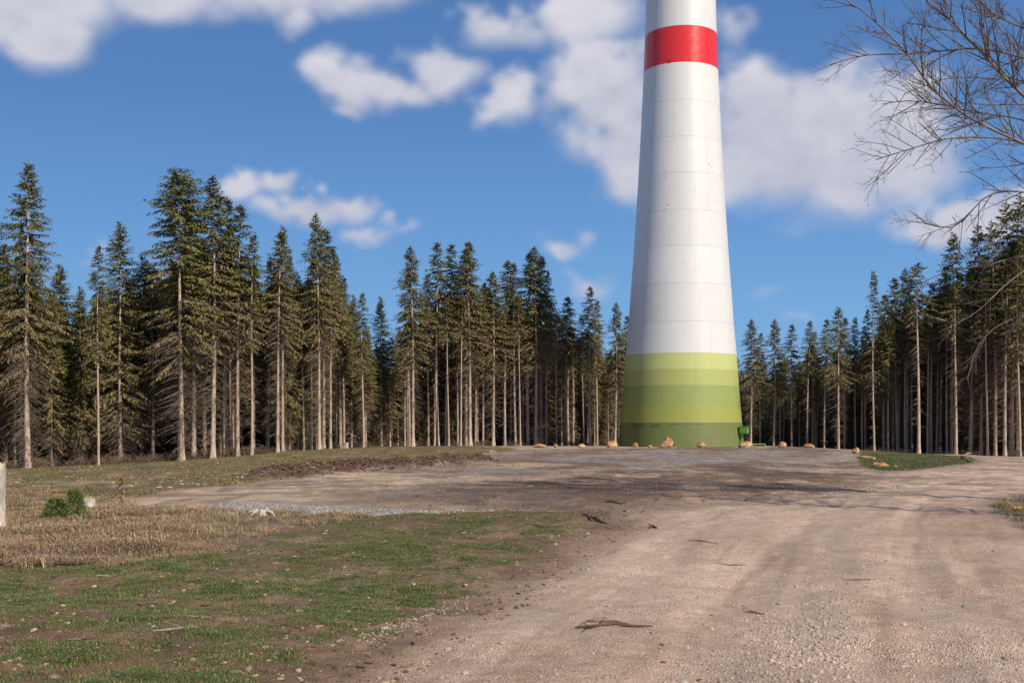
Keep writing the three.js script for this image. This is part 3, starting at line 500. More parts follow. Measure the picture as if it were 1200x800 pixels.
// ---------------------------------------------------------------- the bare beech whose boughs reach in from beside the road
{
  const r = rng(4242), rr = (a, b) => a + (b - a) * r();
  const D = 25, tx = (1385 - CX) / F * D, th = ground(tx, D);
  const beech = thing('bare_beech_tree', 'leafless beech with long grey boughs reaching over the road', 'tree', [tx, th, -D]);
  const bm = mat({ color: new THREE.Color().setRGB(0.30, 0.255, 0.22), map: barkTex, roughness: 0.85 }), tm = mat({ vertexColors: true, roughness: 0.9 });
  const V = (x, y, z) => new THREE.Vector3(x, y, z);
  const loc = (px, py, d) => V((px - CX) / F * d - tx, EYE + (CY - py) / F * d - th, -d + D);
  const trunkAt = (y) => V(0.10 * Math.sin(y * 0.5), y, 0.08 * Math.sin(y * 0.37 + 1));
  const tp = []; for (let y = -0.3; y <= 15; y += 0.9) tp.push(trunkAt(y));
  const tubeGeo = (pts, rad, sides) => { const c = new THREE.CatmullRomCurve3(pts), n = Math.max(6, pts.length * 4), g = new THREE.TubeGeometry(c, n, 1, sides), p = g.attributes.position, w = c.getSpacedPoints(n);
    for (let i = 0; i <= n; i++) { const q = rad(i / n); for (let k = 0; k <= sides; k++) { const o = i * (sides + 1) + k; p.setXYZ(o, w[i].x + (p.getX(o) - w[i].x) * q, w[i].y + (p.getY(o) - w[i].y) * q, w[i].z + (p.getZ(o) - w[i].z) * q); } } g.computeVertexNormals(); return g; };
  part('trunk', tubeGeo(tp, (t) => 0.24 * (1 - t * 0.9) + 0.16 * Math.exp(-t * 22), 12), bm, beech);
  const twigC = () => { const k = rr(0.8, 1.25); return [0.13 * k, 0.1 * k, 0.08 * k]; };
  function sprout(bag, p, dir, len, rad, level) {                  // a side branch that carries finer ones
    const n = Math.max(2, Math.round(len / 0.28)), pts = [p.clone()], d = dir.clone().normalize(), q = p.clone(), wob = V(rr(-1, 1), rr(-0.6, 0.9), rr(-1, 1)).multiplyScalar(0.16);
    for (let i = 0; i < n; i++) { d.addScaledVector(wob, 1 / n).add(V(rr(-1, 1), rr(-1, 1), rr(-1, 1)).multiplyScalar(0.09)).normalize(); q.addScaledVector(d, len / n); pts.push(q.clone()); }
    bag.tube(pts.map((v) => v.toArray()), pts.map((_, i) => lerp(rad, rad * 0.4, i / n)), level < 2 ? 5 : 3, twigC());
    if (level >= 3) return;
    const kids = level === 1 ? Math.round(len * 5) : Math.round(len * 6.5);
    for (let k = 0; k < kids; k++) {
      const t = rr(0.15, 1), i = Math.min(n - 1, Math.floor(t * n)), b = pts[i].clone().lerp(pts[i + 1], t * n - i), f = pts[i + 1].clone().sub(pts[i]).normalize(), s = V(rr(-1, 1), rr(-0.5, 0.9), rr(-1, 1)).cross(f).normalize();
      sprout(bag, b, f.clone().multiplyScalar(rr(0.7, 1.1)).addScaledVector(s, rr(0.5, 1)).add(V(0, rr(0, 0.25), 0)), len * rr(0.28, 0.55) * (1.1 - 0.5 * t), Math.max(0.0038, rad * 0.48), level + 1);
    }
  }
  // main boughs: pixel, pixel, metres ahead; each starts at the trunk
  const boughs = [
    [5.0, 0.085, [[1290, 205, 25], [1200, 112, 24.4], [1174, 87, 24.2], [1146, 56, 24], [1107, 17, 23.8], [1086, 0, 23.6], [1060, -40, 23.5]]],
    [4.7, 0.06, [[1280, 215, 24.6], [1200, 168, 23.6], [1160, 150, 23.3], [1125, 130, 23], [1090, 100, 22.8], [1062, 61, 22.6], [1013, 14, 22.4], [992, 0, 22.3], [975, -22, 22.2]]],
    [6.0, 0.055, [[1290, 110, 25.2], [1200, 68, 25.4], [1146, 57, 25.5], [1100, 60, 25.6], [1063, 63, 25.6], [1012, 65, 25.7], [972, 76, 25.8]]],
    [6.8, 0.055, [[1290, 70, 25], [1200, 33, 25], [1174, 21, 25], [1146, 0, 25], [1110, -30, 25]]],
    [4.4, 0.05, [[1290, 190, 25.5], [1200, 141, 25.8], [1140, 131, 26], [1100, 122, 26], [1062, 118, 26.1], [1034, 122, 26.1]]],
    [4.1, 0.05, [[1285, 210, 24.5], [1200, 168, 24.4], [1158, 161, 24.2], [1108, 163, 24], [1065, 175, 24], [1027, 187, 23.9]]],
    [3.9, 0.05, [[1290, 250, 25], [1200, 225, 25.4], [1160, 228, 25.6], [1118, 266, 25.8], [1085, 262, 26]]],
    [4.8, 0.045, [[1280, 140, 26], [1200, 95, 26.6], [1165, 92, 26.8], [1110, 92, 27], [1060, 110, 27]]],
    [3.4, 0.036, [[1290, 280, 24], [1200, 318, 23.6], [1172, 340, 23.5], [1148, 363, 23.4], [1122, 378, 23.4], [1098, 372, 23.3]]],
    [3.0, 0.03, [[1290, 330, 25], [1200, 368, 25.5], [1165, 385, 25.6], [1145, 408, 25.7], [1134, 445, 25.8]]],
    [3.2, 0.04, [[1290, 330, 26], [1200, 300, 26.5], [1160, 310, 26.6], [1110, 318, 26.8], [1080, 332, 26.8]]],
    [5.6, 0.05, [[1290, 40, 24], [1215, -40, 23], [1150, -70, 22.6], [1080, -90, 22.4]]], [7.6, 0.06, [[1340, 0, 25], [1260, -140, 25], [1180, -230, 25]]], [9, 0.06, [[1400, -80, 25], [1440, -220, 25], [1460, -330, 25]]],
    [6.5, 0.06, [[1450, 110, 26], [1530, 20, 26.5], [1600, -50, 27]]], [5.2, 0.055, [[1460, 200, 24], [1540, 150, 23], [1620, 120, 22.5]]], [8.2, 0.05, [[1400, 20, 27.5], [1380, -120, 29], [1370, -200, 30]]], [3.6, 0.05, [[1350, 290, 22.4], [1330, 240, 20.6], [1320, 190, 19.6]]],
  ];
  for (const [y0, rad, pts] of boughs) {
    const P = [trunkAt(y0), ...pts.map((p) => loc(...p))], c = new THREE.CatmullRomCurve3(P), len = c.getLength(), limb = part('bough', tubeGeo(P, (t) => lerp(rad, 0.010, Math.pow(t, 0.7)), 7), bm, beech), bag = new Tris();
    const low = y0 < 3.5, n = Math.round(len * (low ? 2.0 : 3.3));
    for (let k = 0; k < n; k++) {
      const t = rr(0.16, 1), p = c.getPoint(t), f = c.getTangent(t), s = V(rr(-1, 1), rr(-0.4, 1), rr(-1, 1)).cross(f).normalize();
      sprout(bag, p, f.clone().multiplyScalar(rr(0.6, 1)).addScaledVector(s, rr(0.4, 0.9)).add(V(0, rr(-0.12, 0.25), 0)), rr(0.5, low ? 1.2 : 1.65) * (1.15 - 0.5 * t), (low ? 0.005 : 0.007) + rad * (low ? 0.12 : 0.2) * (1.1 - t), 1);
    }
    part('twigs', bag.geo(), tm, limb); // fine twigs ride on their bough
  }
}

{ // a younger bare stem nearer by, wholly beside the picture, whose shadow lies across the road
  const r = rng(515), rr = (a, b) => a + (b - a) * r(), x = 13.2, d = 18.6, g = thing('bare_beech_tree', 'younger leafless beech stem beside the road with short side branches', 'tree', [x, ground(x, d), -d]);
  const bag = new Tris(), tw = new Tris(), c = [0.28, 0.235, 0.2], P = []; for (let y = -0.2; y < 11; y += 1) P.push([0.12 * Math.sin(y * 0.6), y, 0.1 * Math.sin(y * 0.45)]);
  bag.tube(P, P.map((p) => 0.15 * (1 - Math.max(0, p[1]) / 11.5) + 0.012), 9, c);
  for (let k = 0; k < 46; k++) { const y = rr(3, 10.6), a = rr(-1.9, 1.9), l = rr(0.6, 1.0) * lerp(2.6, 0.8, (y - 3) / 7.6), e = [Math.cos(a) * l, y + l * rr(0.3, 0.8), Math.sin(a) * l]; tw.tube([[0, y, 0], [e[0] * 0.5, y + (e[1] - y) * 0.4, e[2] * 0.5], e], [0.03, 0.02, 0.006], 4, c); for (let q = 0; q < 9; q++) { const t = rr(0.3, 1), p = [e[0] * t, lerp(y, e[1], t), e[2] * t]; tw.tube([p, [p[0] + rr(-0.4, 0.4), p[1] + rr(0, 0.5), p[2] + rr(-0.4, 0.4)]], [0.008, 0.003], 3, c); } }
  part('trunk', bag.geo(), twigM, g); part('branches', tw.geo(), twigM, g);
}

// ---------------------------------------------------------------- stones
function stoneGeo(seed, flat = 0.7, rough = 0.28, det = 2) {
  const g = new THREE.IcosahedronGeometry(1, det), p = g.attributes.position, r = rng(seed), planes = [];
  for (let k = 0; k < 9; k++) { const v = new THREE.Vector3(r() * 2 - 1, r() * 2 - 1, r() * 2 - 1).normalize(); planes.push([v, 0.62 + 0.3 * r()]); }
  for (let i = 0; i < p.count; i++) {
    const v = new THREE.Vector3().fromBufferAttribute(p, i), q = v.clone();
    for (const [n, d] of planes) { const t = q.dot(n); if (t > d) q.addScaledVector(n, (d - t) * 0.9); }
    q.multiplyScalar(1 + (fbm3(v.x * 2.1 + seed, v.y * 2.1, v.z * 2.1, 3) - 0.5) * rough); p.setXYZ(i, q.x, q.y * flat, q.z);
  }
  g.computeVertexNormals(); return g;
}
const rockTex = noiseTexture(256, (i, j) => { const a = fbm(i * 0.035, j * 0.035, 5), b = fbm(i * 0.12 + 5, j * 0.12, 3); return mix3([1, 0.97, 0.92], [0.86, 0.66, 0.48], ss(0.42, 0.62, a)).map((v) => v * (0.72 + 0.4 * b)); });
const rockM = [[0.70, 0.49, 0.30], [0.66, 0.43, 0.25], [0.74, 0.58, 0.40]].map((c) => mat({ color: new THREE.Color().setRGB(...c), map: rockTex, bumpMap: rockTex, bumpScale: 0.06 }));
{
  const B = [[632, 523.5, 14, 5, 'flat pale boulder lying at the pad rim before the spruce trunks'], [651, 523, 6, 6, 'small upright reddish boulder beside a flat pale one at the pad rim'], [682, 523.5, 9, 4, 'low narrow pale boulder alone at the pad rim before the spruces'], [716.5, 524.5, 14, 9, 'rounded tan boulder at the shaded side of the tower foot'], [744.5, 524.5, 7, 6, 'small pointed orange boulder before the dark green ring'], [762, 524, 5, 3.6, 'tiny reddish boulder before the dark green ring'], [782, 524.8, 17, 12, 'largest craggy orange boulder standing right before the tower'], [822, 524.5, 10.5, 7, 'squarish tan boulder before the sunlit side of the green foot'], [873.5, 524, 17, 8.5, 'long pale boulder below the green metal cabinet'], [917, 524, 10, 7, 'blocky tan boulder beyond the yellow green pipe rail'], [948.5, 524.3, 13, 6, 'dull brown low boulder at the far corner of the pad'],
    [578, 530, 10, 3, 'flat whitish stone where the meadow meets the pad'], [1004, 531.5, 8.5, 7, 'round cream boulder at the top of the verge stones'], [1014, 536.5, 22, 3.6, 'long flat sandy slab below the round cream boulder'], [1024, 538.5, 8, 4.4, 'small cream block at the end of the sandy slab'], [1033, 546.5, 21, 6.5, 'flat orange slab at the foot of the verge stones'], [1050, 548, 6, 3, 'small tan stone beside the flat orange slab']];
  B.forEach(([px, py, w, h, label], i) => {
    const [x, d0] = pix(px, Math.max(py, 524.6)), d = py < 526 ? 103 + (i * 37 % 5) * 0.7 : d0, X = (px - CX) / F * d, W = w * d / F / 2, Hh = Math.min(h * d / F, W * 1.7), g = stoneGeo(40 + i * 7, 1, 0.3, 3);
    const m = single('boulder', g.scale(W * 1.08, Hh * 0.62, W * 0.95), rockM[i % 3], label, 'boulder', [X, ground(X, d) + Hh * 0.35, -d], 0, 'boulders round the pad'); m.rotation.y = i * 1.3;
  });
}
const pebbles = [0, 1, 2].map((k) => stoneGeo(300 + k, 0.62, 0.3, 1)), grit = [0, 1].map((k) => stoneGeo(320 + k, 0.7, 0.2, 0));
function scatter(name, label, category, geo, material, count, pick, seed) {
  const r = rng(seed), M = [], col = []; const o = new THREE.Object3D();
  for (let k = 0; k < count * 60 && M.length < count; k++) { const q = pick(r); if (!q) continue; o.position.set(q.x, ground(q.x, q.d) + (q.lift ?? 0), -q.d); o.rotation.set(q.rx ?? 0, r() * 6.283, q.rz ?? 0); o.scale.set(...(Array.isArray(q.s) ? q.s : [q.s, q.s, q.s])); o.updateMatrix(); M.push(o.matrix.clone()); col.push(q.c); }
  const m = new THREE.InstancedMesh(geo, material, M.length), c = new THREE.Color(); M.forEach((x, i) => { m.setMatrixAt(i, x); m.setColorAt(i, c.setRGB(...col[i])); });
  m.name = numbered(name); m.userData = { kind: 'stuff', label, category }; m.castShadow = m.receiveShadow = true; scene.add(m); return m;
}
const plain = mat({ roughness: 0.95 });
const inView = (x, d) => d > 5 && Math.abs(x) < 0.5 * d + 2.5;
// loose gravel on the road, thickest along the crown between the wheel tracks
for (const [v, count] of [[0, 11000], [1, 10000]]) scatter('road_gravel', 'loose grey and tan gravel strewn over the road', 'gravel', grit[v], plain, count, (r) => {
  const d = 5.5 + 28 * r() ** 1.7, x = (r() * 1.1 - 0.42) * d * 0.95; if (!inView(x, d)) return null;
  if (sdPoly(Z.grass, x, d) < 0.5) return null;
  const [e, s] = distLine(roadLine, x, d), w = e * s, crown = Math.exp(-((w + 0.0 + (fbm(d * 0.4, 3, 2) - 0.5)) ** 2) / 0.16), patchy = ss(0.46, 0.66, fbm(x * 1.1 + 70, d * 0.6, 4));
  if (r() > 0.10 + 0.62 * crown + 0.42 * patchy) return null;
  const z = 0.0035 + 0.012 * r() ** 4 + 0.006 * crown * r() ** 3, t = 0.7 + 0.6 * r(), g = r() < 0.4 ? [0.36, 0.30, 0.255] : [0.44, 0.325, 0.24];
  return { x, d, s: z, lift: z * 0.25, rx: r() * 0.6, c: g.map((q) => q * t) };
}, 600 + v);
scatter('loose_stones', 'single larger stones lying loose on the road', 'stones', pebbles[0], plain, 420, (r) => {
  const d = 6 + 22 * r() ** 1.4, x = (r() * 1.0 - 0.4) * d; if (!inView(x, d) || sdPoly(Z.grass, x, d) < 0.4) return null;
  const z = 0.010 + 0.020 * r() ** 3, t = 0.6 + 0.6 * r(); return { x, d, s: [z * (0.9 + 0.5 * r()), z * 0.8, z], lift: z * 0.3, rx: r() * 0.6, c: (r() < 0.5 ? [0.40, 0.345, 0.30] : [0.48, 0.36, 0.265]).map((q) => q * t) };
}, 630);
// a heap of coarser gravel spilt near the foot of the picture
scatter('coarse_gravel', 'patch of coarse grey gravel on the near road', 'gravel', pebbles[1], plain, 620, (r) => {
  const [cx, cd] = pix(950 + 70 * (r() + r() - 1), 755 + 55 * (r() + r() - 1)); const z = 0.005 + 0.017 * r() ** 2.6, t = 0.75 + 0.5 * r();
  return { x: cx, d: cd, s: z, lift: z * 0.3, rx: r() * 0.7, c: [0.43 * t, 0.34 * t, 0.27 * t] };
}, 640);
scatter('bank_gravel', 'pale gravel spilt along the soil shoulder', 'gravel', pebbles[2], plain, 420, (r) => {
  const t = r(), [cx, cd] = pix(lerp(425, 550, t) + 26 * (r() - 0.5), lerp(762, 698, t) + 18 * (r() - 0.5)); const z = 0.004 + 0.012 * r() ** 3, k = 0.7 + 0.5 * r();
  return { x: cx, d: cd, s: z, lift: z * 0.3, rx: r(), c: [0.32 * k, 0.245 * k, 0.185 * k] };
}, 641);
// pale pebbles and chips lying in the green patch
scatter('meadow_pebbles', 'small pale stones strewn through the green patch', 'pebbles', pebbles[0], plain, 1900, (r) => {
  const d = 6 + 26 * r() ** 1.3, x = -0.55 * d + (0.62 * d + 0.5) * r(), q = sdPoly(Z.grass, x, d); if (q > 0.9 || q > 0.2 && r() < 0.6) return null;
  const z = 0.005 + 0.018 * r() ** 4, t = 0.5 + 0.6 * r(); return { x, d, s: [z * (1 + r()), z * 0.7, z], lift: z * 0.3, rx: r() * 0.5, c: (r() < 0.4 ? [0.52, 0.40, 0.25] : [0.42, 0.30, 0.20]).map((v) => v * t) };
}, 650);
scatter('field_pebbles', 'pale stones strewn over the far meadow', 'pebbles', pebbles[1], plain, 900, (r) => {
  const [x, d] = pix(620 * r() - 10, 527 + 45 * r()); if (sdPoly(Z.field, x, d) > 0.3) return null; const z = 0.014 + 0.055 * r() ** 4, t = 0.7 + 0.6 * r(); return { x, d, s: [z * 1.4, z * 0.7, z], lift: z * 0.3, c: [0.5 * t, 0.38 * t, 0.25 * t] };
}, 651);
scatter('strip_gravel', 'pale grey crushed gravel in a strip behind the green patch', 'gravel', grit[1], plain, 4200, (r) => {
  const [x, d] = pix(180 + 400 * r(), 588 + 19 * r()); if (sdPoly(Z.grey, x, d) > 0.15 * r()) return null; const z = 0.010 + 0.022 * r() ** 2.5, t = 0.45 + 0.7 * r(); return { x, d, s: z, lift: z * 0.25, rx: r(), c: [0.38 * t, 0.345 * t, 0.315 * t] };
}, 652);
scatter('pad_gravel', 'coarse gravel lying over the turbine pad', 'gravel', grit[0], plain, 5000, (r) => {
  const [x, d] = pix(420 + 600 * r(), 526 + 60 * r() * r()); if (sdPoly(Z.pad, x, d) > 2 && sdPoly(Z.brown, x, d) > 1 && sdPoly(Z.tan, x, d) > 0) return null; const z = 0.012 + 0.025 * r() ** 3, t = 0.5 + 0.6 * r(); return { x, d, s: z, lift: z * 0.2, rx: r(), c: [0.29 * t, 0.225 * t, 0.18 * t] };
}, 653);
// the stones one can pick out singly
{
  const S = [[145, 769, 15, 'domed'], [173, 771, 13, 'long'], [241, 714, 11, 'flat'], [166, 716, 7, 'flat'], [118, 790, 8, 'domed'], [31, 789, 7, 'long'], [347, 762, 7, 'domed'], [348, 745, 6, 'flat'], [36, 691, 7, 'flat'], [308, 649, 6, 'flat'], [330, 648, 6, 'long'], [356, 641, 6, 'flat'], [201, 653, 7, 'flat'], [170, 654, 6, 'long'], [221, 677, 6, 'domed'], [345, 691, 13, 'long'], [477, 628, 6, 'flat'], [569, 638, 6, 'flat'], [776, 755, 6, 'domed'], [777, 773, 7, 'domed'], [820, 792, 7, 'domed'], [449, 766, 7, 'flat'], [367, 742, 7, 'flat'], [395, 742, 5, 'domed']];
  const geos = { domed: stoneGeo(401, 0.62, 0.22, 2), long: stoneGeo(402, 0.5, 0.3, 2).scale(1.35, 0.8, 0.8), flat: stoneGeo(403, 0.42, 0.3, 2) };
  const txt = { domed: ['domed pale stone half sunk in the ground near the road', 'domed pale stones near the road'], long: ['long angular buff stone lying in the green patch', 'long buff stones in the green patch'], flat: ['flat cream stone lying in the green patch', 'flat cream stones in the green patch'] };
  S.forEach(([px, py, w, k], i) => { const p = on(px, py), d = -p[2], W = w * d / F / 2, m = single('field_stone', geos[k], rockM[(i + 2) % 3], txt[k][0], 'stone', [p[0], p[1] + W * 0.22, p[2]], i * 1.7, txt[k][1]); m.scale.setScalar(W); });
}

// ---------------------------------------------------------------- grass and litter
function tuft(seed, n, h, spread, w, lean) {
  const r = rng(seed), t = new Tris();
  for (let k = 0; k < n; k++) {
    const a = r() * 6.283, q = spread * Math.sqrt(r()), x = Math.cos(a) * q, z = Math.sin(a) * q, b = r() * 6.283, H = h * (0.5 + 0.7 * r()), le = lean * (0.3 + r()) * H, c = [1, 1, 1].map((v) => v * (0.75 + 0.5 * r()));
    const p0 = [x, -0.01, z], m = [x + Math.cos(b) * le * 0.4, H * 0.62, z + Math.sin(b) * le * 0.4], e = [x + Math.cos(b) * le, H * (1 - lean * 0.25), z + Math.sin(b) * le], sx = -Math.sin(b) * w, sz = Math.cos(b) * w;
    t.tri([p0[0] - sx, p0[1], p0[2] - sz], [p0[0] + sx, p0[1], p0[2] + sz], [m[0] + sx * 0.7, m[1], m[2] + sz * 0.7], c); t.tri([p0[0] - sx, p0[1], p0[2] - sz], [m[0] + sx * 0.7, m[1], m[2] + sz * 0.7], [m[0] - sx * 0.7, m[1], m[2] - sz * 0.7], c); t.tri([m[0] - sx * 0.7, m[1], m[2] - sz * 0.7], [m[0] + sx * 0.7, m[1], m[2] + sz * 0.7], e, c);
  }
  return t.geo();
}
const bladeM = mat({ vertexColors: true, side: THREE.DoubleSide, roughness: 0.8 });
for (const v of [0, 1]) scatter('short_grass', 'short green grass growing in patches on brown soil', 'grass', tuft(500 + v, 11, 0.017, 0.06, 0.0028, 1.5), bladeM, 26000, (r) => {
  const d = 5 + 27 * r() ** 1.25, x = -0.6 * d + (0.72 * d + 0.5) * r(); if (!inView(x, d)) return null;
  const q = sdPoly(Z.grass, x, d); if (q > 0.15) return null;
  const g = (0.34 + 0.66 * ss(0.38, 0.6, fbm(x * 1.6 + 3, d * 1.6 + 8, 5))) * ss(0.1, -0.5, q + (fbm(x * 2, d * 2, 2) - 0.5) * 0.8); const fine = ss(0.44, 0.62, fbm(x * 4.6 + 11, d * 4.6, 4)); if (r() > g * (0.10 + 0.72 * fine) + 0.015) return null;
  const k = 0.75 + 0.5 * r(), c = r() < 0.2 ? [0.26, 0.195, 0.09] : mix3([0.125, 0.16, 0.042], [0.09, 0.122, 0.034], r()); return { x, d, s: (0.55 + 0.75 * r()) * (0.7 + 0.5 * g), c: c.map((u) => u * k) };
}, 700 + v);
for (const v of [0, 1]) scatter('dry_grass', 'tangled dry straw coloured grass', 'grass', tuft(520 + v, 20, 0.12, 0.18, 0.0048, 2.3), bladeM, 5200, (r) => {
  const [x, d] = pix(-70 + 520 * r(), 562 + 115 * r()); const q = sdPoly(Z.dry, x, d) + (fbm(x * 1.7, d * 1.7, 3) - 0.5) * 2.2; if (q > 0.1 || fbm(x * 0.9 + 20, d * 0.9, 3) < 0.38 + 0.22 * r()) return null;
  const k = 0.7 + 0.36 * r(), c = r() < 0.3 ? [0.29, 0.175, 0.095] : r() < 0.16 ? [0.19, 0.165, 0.065] : [0.48, 0.36, 0.205]; return { x, d, s: (0.35 + 0.75 * r()) * (0.6 + 0.9 * ss(0.4, 0.65, fbm(x * 0.7, d * 0.7 + 9, 3))), c: c.map((u) => u * k) };
}, 720 + v);
scatter('dry_bents', 'taller straw coloured grass bents standing over the dry grass', 'grass', tuft(530, 9, 0.22, 0.16, 0.004, 1.7), bladeM, 520, (r) => {
  const [x, d] = pix(-70 + 520 * r(), 566 + 95 * r()); if (sdPoly(Z.dry, x, d) + (fbm(x * 1.7, d * 1.7, 3) - 0.5) * 2 > -0.3 || fbm(x * 1.3 + 70, d * 1.3, 3) < 0.5) return null;
  const k = 0.75 + 0.4 * r(); return { x, d, s: 0.5 + 0.6 * r(), c: [0.42 * k, 0.305 * k, 0.18 * k] };
}, 730);
scatter('field_grass', 'thin olive and straw grass on the far meadow', 'grass', tuft(540, 12, 0.07, 0.3, 0.009, 1.1), bladeM, 12000, (r) => {
  const d = 27 + 75 * r(), x = -0.52 * d + 0.54 * d * r(); if (sdPoly(Z.field, x, d) > 0.2 || inForest(x, d) > 1 || fbm(x * 0.5, d * 0.5, 3) < 0.3 + 0.3 * r()) return null;
  const k = 0.7 + 0.5 * r(), c = r() < 0.6 ? [0.25, 0.18, 0.09] : [0.135, 0.125, 0.045]; return { x, d, s: 0.6 + 0.8 * r(), c: c.map((u) => u * k) };
}, 740);
scatter('verge_grass', 'green grass on the verge by the road bend', 'grass', tuft(541, 12, 0.06, 0.25, 0.010, 0.9), bladeM, 3600, (r) => {
  const [x, d] = pix(1000 + 140 * r(), 525 + 26 * r()); if (sdPoly(Z.verge, x, d) > 0.1) return null; const k = 0.7 + 0.5 * r(); return { x, d, s: 0.5 + 0.8 * r(), c: (r() < 0.3 ? [0.2, 0.16, 0.07] : [0.10, 0.13, 0.035]).map((u) => u * k) };
}, 741);
const chip = new THREE.BoxGeometry(1, 1, 1);
{ const p = chip.attributes.position; for (let i = 0; i < p.count; i++) if (p.getX(i) > 0) { p.setY(i, p.getY(i) * 0.5); p.setZ(i, p.getZ(i) * 0.4); } chip.computeVertexNormals(); }
scatter('bark_litter', 'long low heap of brown bark and twig litter beside the pad', 'litter', chip, plain, 3600, (r) => {
  const t = r() * (heapLine.length - 1.001), i = Math.floor(t), f = t - i, a = heapLine[i], b = heapLine[i + 1], g = () => r() + r() + r() - 1.5, x = lerp(a[0], b[0], f) + g() * 1.2, d = lerp(a[1], b[1], f) + g() * 1.3, k = 0.6 + 0.8 * r(), s = 0.06 + 0.22 * r() ** 2;
  return { x, d, s: [s, s * 0.16, s * 0.22], lift: 0.02 + 0.09 * r(), rx: (r() - 0.5) * 0.9, rz: (r() - 0.5) * 1.1, c: (r() < 0.2 ? [0.24, 0.16, 0.105] : [0.125, 0.07, 0.043]).map((u) => u * k) };
}, 760);
scatter('wood_chips', 'pale wood splinters and brown clods on the green patch', 'litter', chip, plain, 1500, (r) => {
  const d = 5.5 + 26 * r() ** 1.2, x = -0.55 * d + (0.68 * d + 0.5) * r(), q = sdPoly(Z.grass, x, d); if (q > 0.7) return null; const s = 0.015 + 0.07 * r() ** 3, k = 0.7 + 0.6 * r();
  return { x, d, s: [s, s * 0.22, s * 0.2], lift: s * 0.12, c: (r() < 0.35 ? [0.36, 0.27, 0.18] : [0.11, 0.065, 0.042]).map((u) => u * k) };
}, 761);
scatter('soil_clods', 'crumbly brown clods along the soil bank', 'soil', grit[0], plain, 5200, (r) => {
  let x, d; if (r() < 0.25) { [x, d] = pix(lerp(470, 715, r()), 601 + 11 * r()); } else { d = 5.5 + 26 * r() ** 1.3; x = -0.55 * d + (0.7 * d + 0.5) * r(); }
  const q = sdPoly(Z.grass, x, d); if (q > 0.7) return null; const z = 0.006 + 0.018 * r() ** 3, k = 0.7 + 0.6 * r(); return { x, d, s: z, lift: z * 0.3, rx: r(), c: [0.14 * k, 0.082 * k, 0.05 * k] };
}, 762);
scatter('road_debris', 'dark clods and bark crumbs on the brown pad', 'litter', chip, plain, 1700, (r) => {
  const [x, d] = pix(420 + 640 * r(), 543 + 64 * r()); if (sdPoly(Z.brown, x, d) > 0.8) return null; const s = 0.02 + 0.075 * r() ** 4, k = 0.7 + 0.7 * r(); return { x, d, s: [s, s * 0.3, s * 0.5], lift: s * 0.1, rz: (r() - 0.5) * 0.5, c: [0.16 * k, 0.10 * k, 0.066 * k] };
}, 763);
// brushwood along the foot of the wood
{
  const r = rng(990), t = new Tris();
  for (let k = 0; k < 26; k++) { const a = r() * 6.283, len = 0.5 + 1.2 * r(), y = 0.05 + 0.3 * r(), x0 = (r() - 0.5) * 0.8, z0 = (r() - 0.5) * 0.8, c = [0.17, 0.115, 0.075].map((v) => v * (0.6 + 0.7 * r())), hgt = 0.5 * r(); t.tube([[x0, y * 0.2, z0], [x0 + Math.cos(a) * len * 0.5, y + hgt, z0 + Math.sin(a) * len * 0.5], [x0 + Math.cos(a) * len, y * 0.4, z0 + Math.sin(a) * len]], [0.018, 0.013, 0.005], 3, c); }
  scatter('brushwood', 'grey brown brushwood lying along the foot of the wood', 'brushwood', t.geo(), twigM, 95, (q) => { const px = q() < 0.55 ? 300 * q() : q() < 0.5 ? 300 + 420 * q() : 1010 + 200 * q(), d = edgeDepth(px) + 0.3 + 3.5 * q() * q(), x = (px - CX) / F * d; return { x, d, s: (px < 300 ? 0.8 : 0.55) + 0.6 * q(), c: [1, 1, 1] }; }, 991);
}

// ---------------------------------------------------------------- stumps, saplings, sticks, flowers
const paleWood = mat({ color: new THREE.Color().setRGB(0.66, 0.61, 0.55), map: barkTex, bumpMap: barkTex, bumpScale: 0.012 }), cutWood = mat({ color: new THREE.Color().setRGB(0.48, 0.38, 0.27), map: barkTex });
function stumpGeo(seed, r0, h, flare, rough) {
  const n = 26, rows = 9, P = [], U = [], I = [];
  for (let j = 0; j <= rows; j++) { const t = j / rows, y = lerp(-0.08, h, t); for (let k = 0; k <= n; k++) { const a = k / n * 6.2832, root = Math.max(0, Math.sin(a * 5 + seed) * 0.6 + Math.sin(a * 3 + seed * 2) * 0.4), q = r0 * (1 + flare * Math.exp(-t * h / 0.12) * (0.35 + root) + (fbm(Math.cos(a) * 2 + seed, Math.sin(a) * 2 + y * 2, 2) - 0.5) * rough), yy = y + (j === rows ? (vnoise(Math.cos(a) * 2 + 5, Math.sin(a) * 2 + seed) - 0.5) * rough * 0.3 : 0); P.push(Math.cos(a) * q, yy, Math.sin(a) * q); U.push(k / n, y); } }
  for (let j = 0; j < rows; j++) for (let k = 0; k < n; k++) { const a = j * (n + 1) + k, c = a + n + 1; I.push(a, c, a + 1, a + 1, c, c + 1); }
  const g = new THREE.BufferGeometry(); g.setAttribute('position', new THREE.Float32BufferAttribute(P, 3)); g.setAttribute('uv', new THREE.Float32BufferAttribute(U, 2)); g.setIndex(I); g.computeVertexNormals(); return g;
}
function stump(label, name, px, py, r0, h, flare, seed) {
  const p = on(px, py), g = thing(name, label, 'stump', p); part('wood', stumpGeo(seed, r0, h, flare, 0.25), paleWood, g); part('cut_face', new THREE.CircleGeometry(r0 * 0.98, 24).rotateX(-Math.PI / 2).translate(0, h - 0.012, 0), cutWood, g); return g;
}
stump('tall pale grey tree stump with a flared foot in dry grass', 'tall_stump', -6, 622, 0.17, 1.2, 0.75, 3);
stump('low weathered grey stump beside the small green spruce', 'tree_stump', 103, 601, 0.14, 0.27, 0.6, 5);
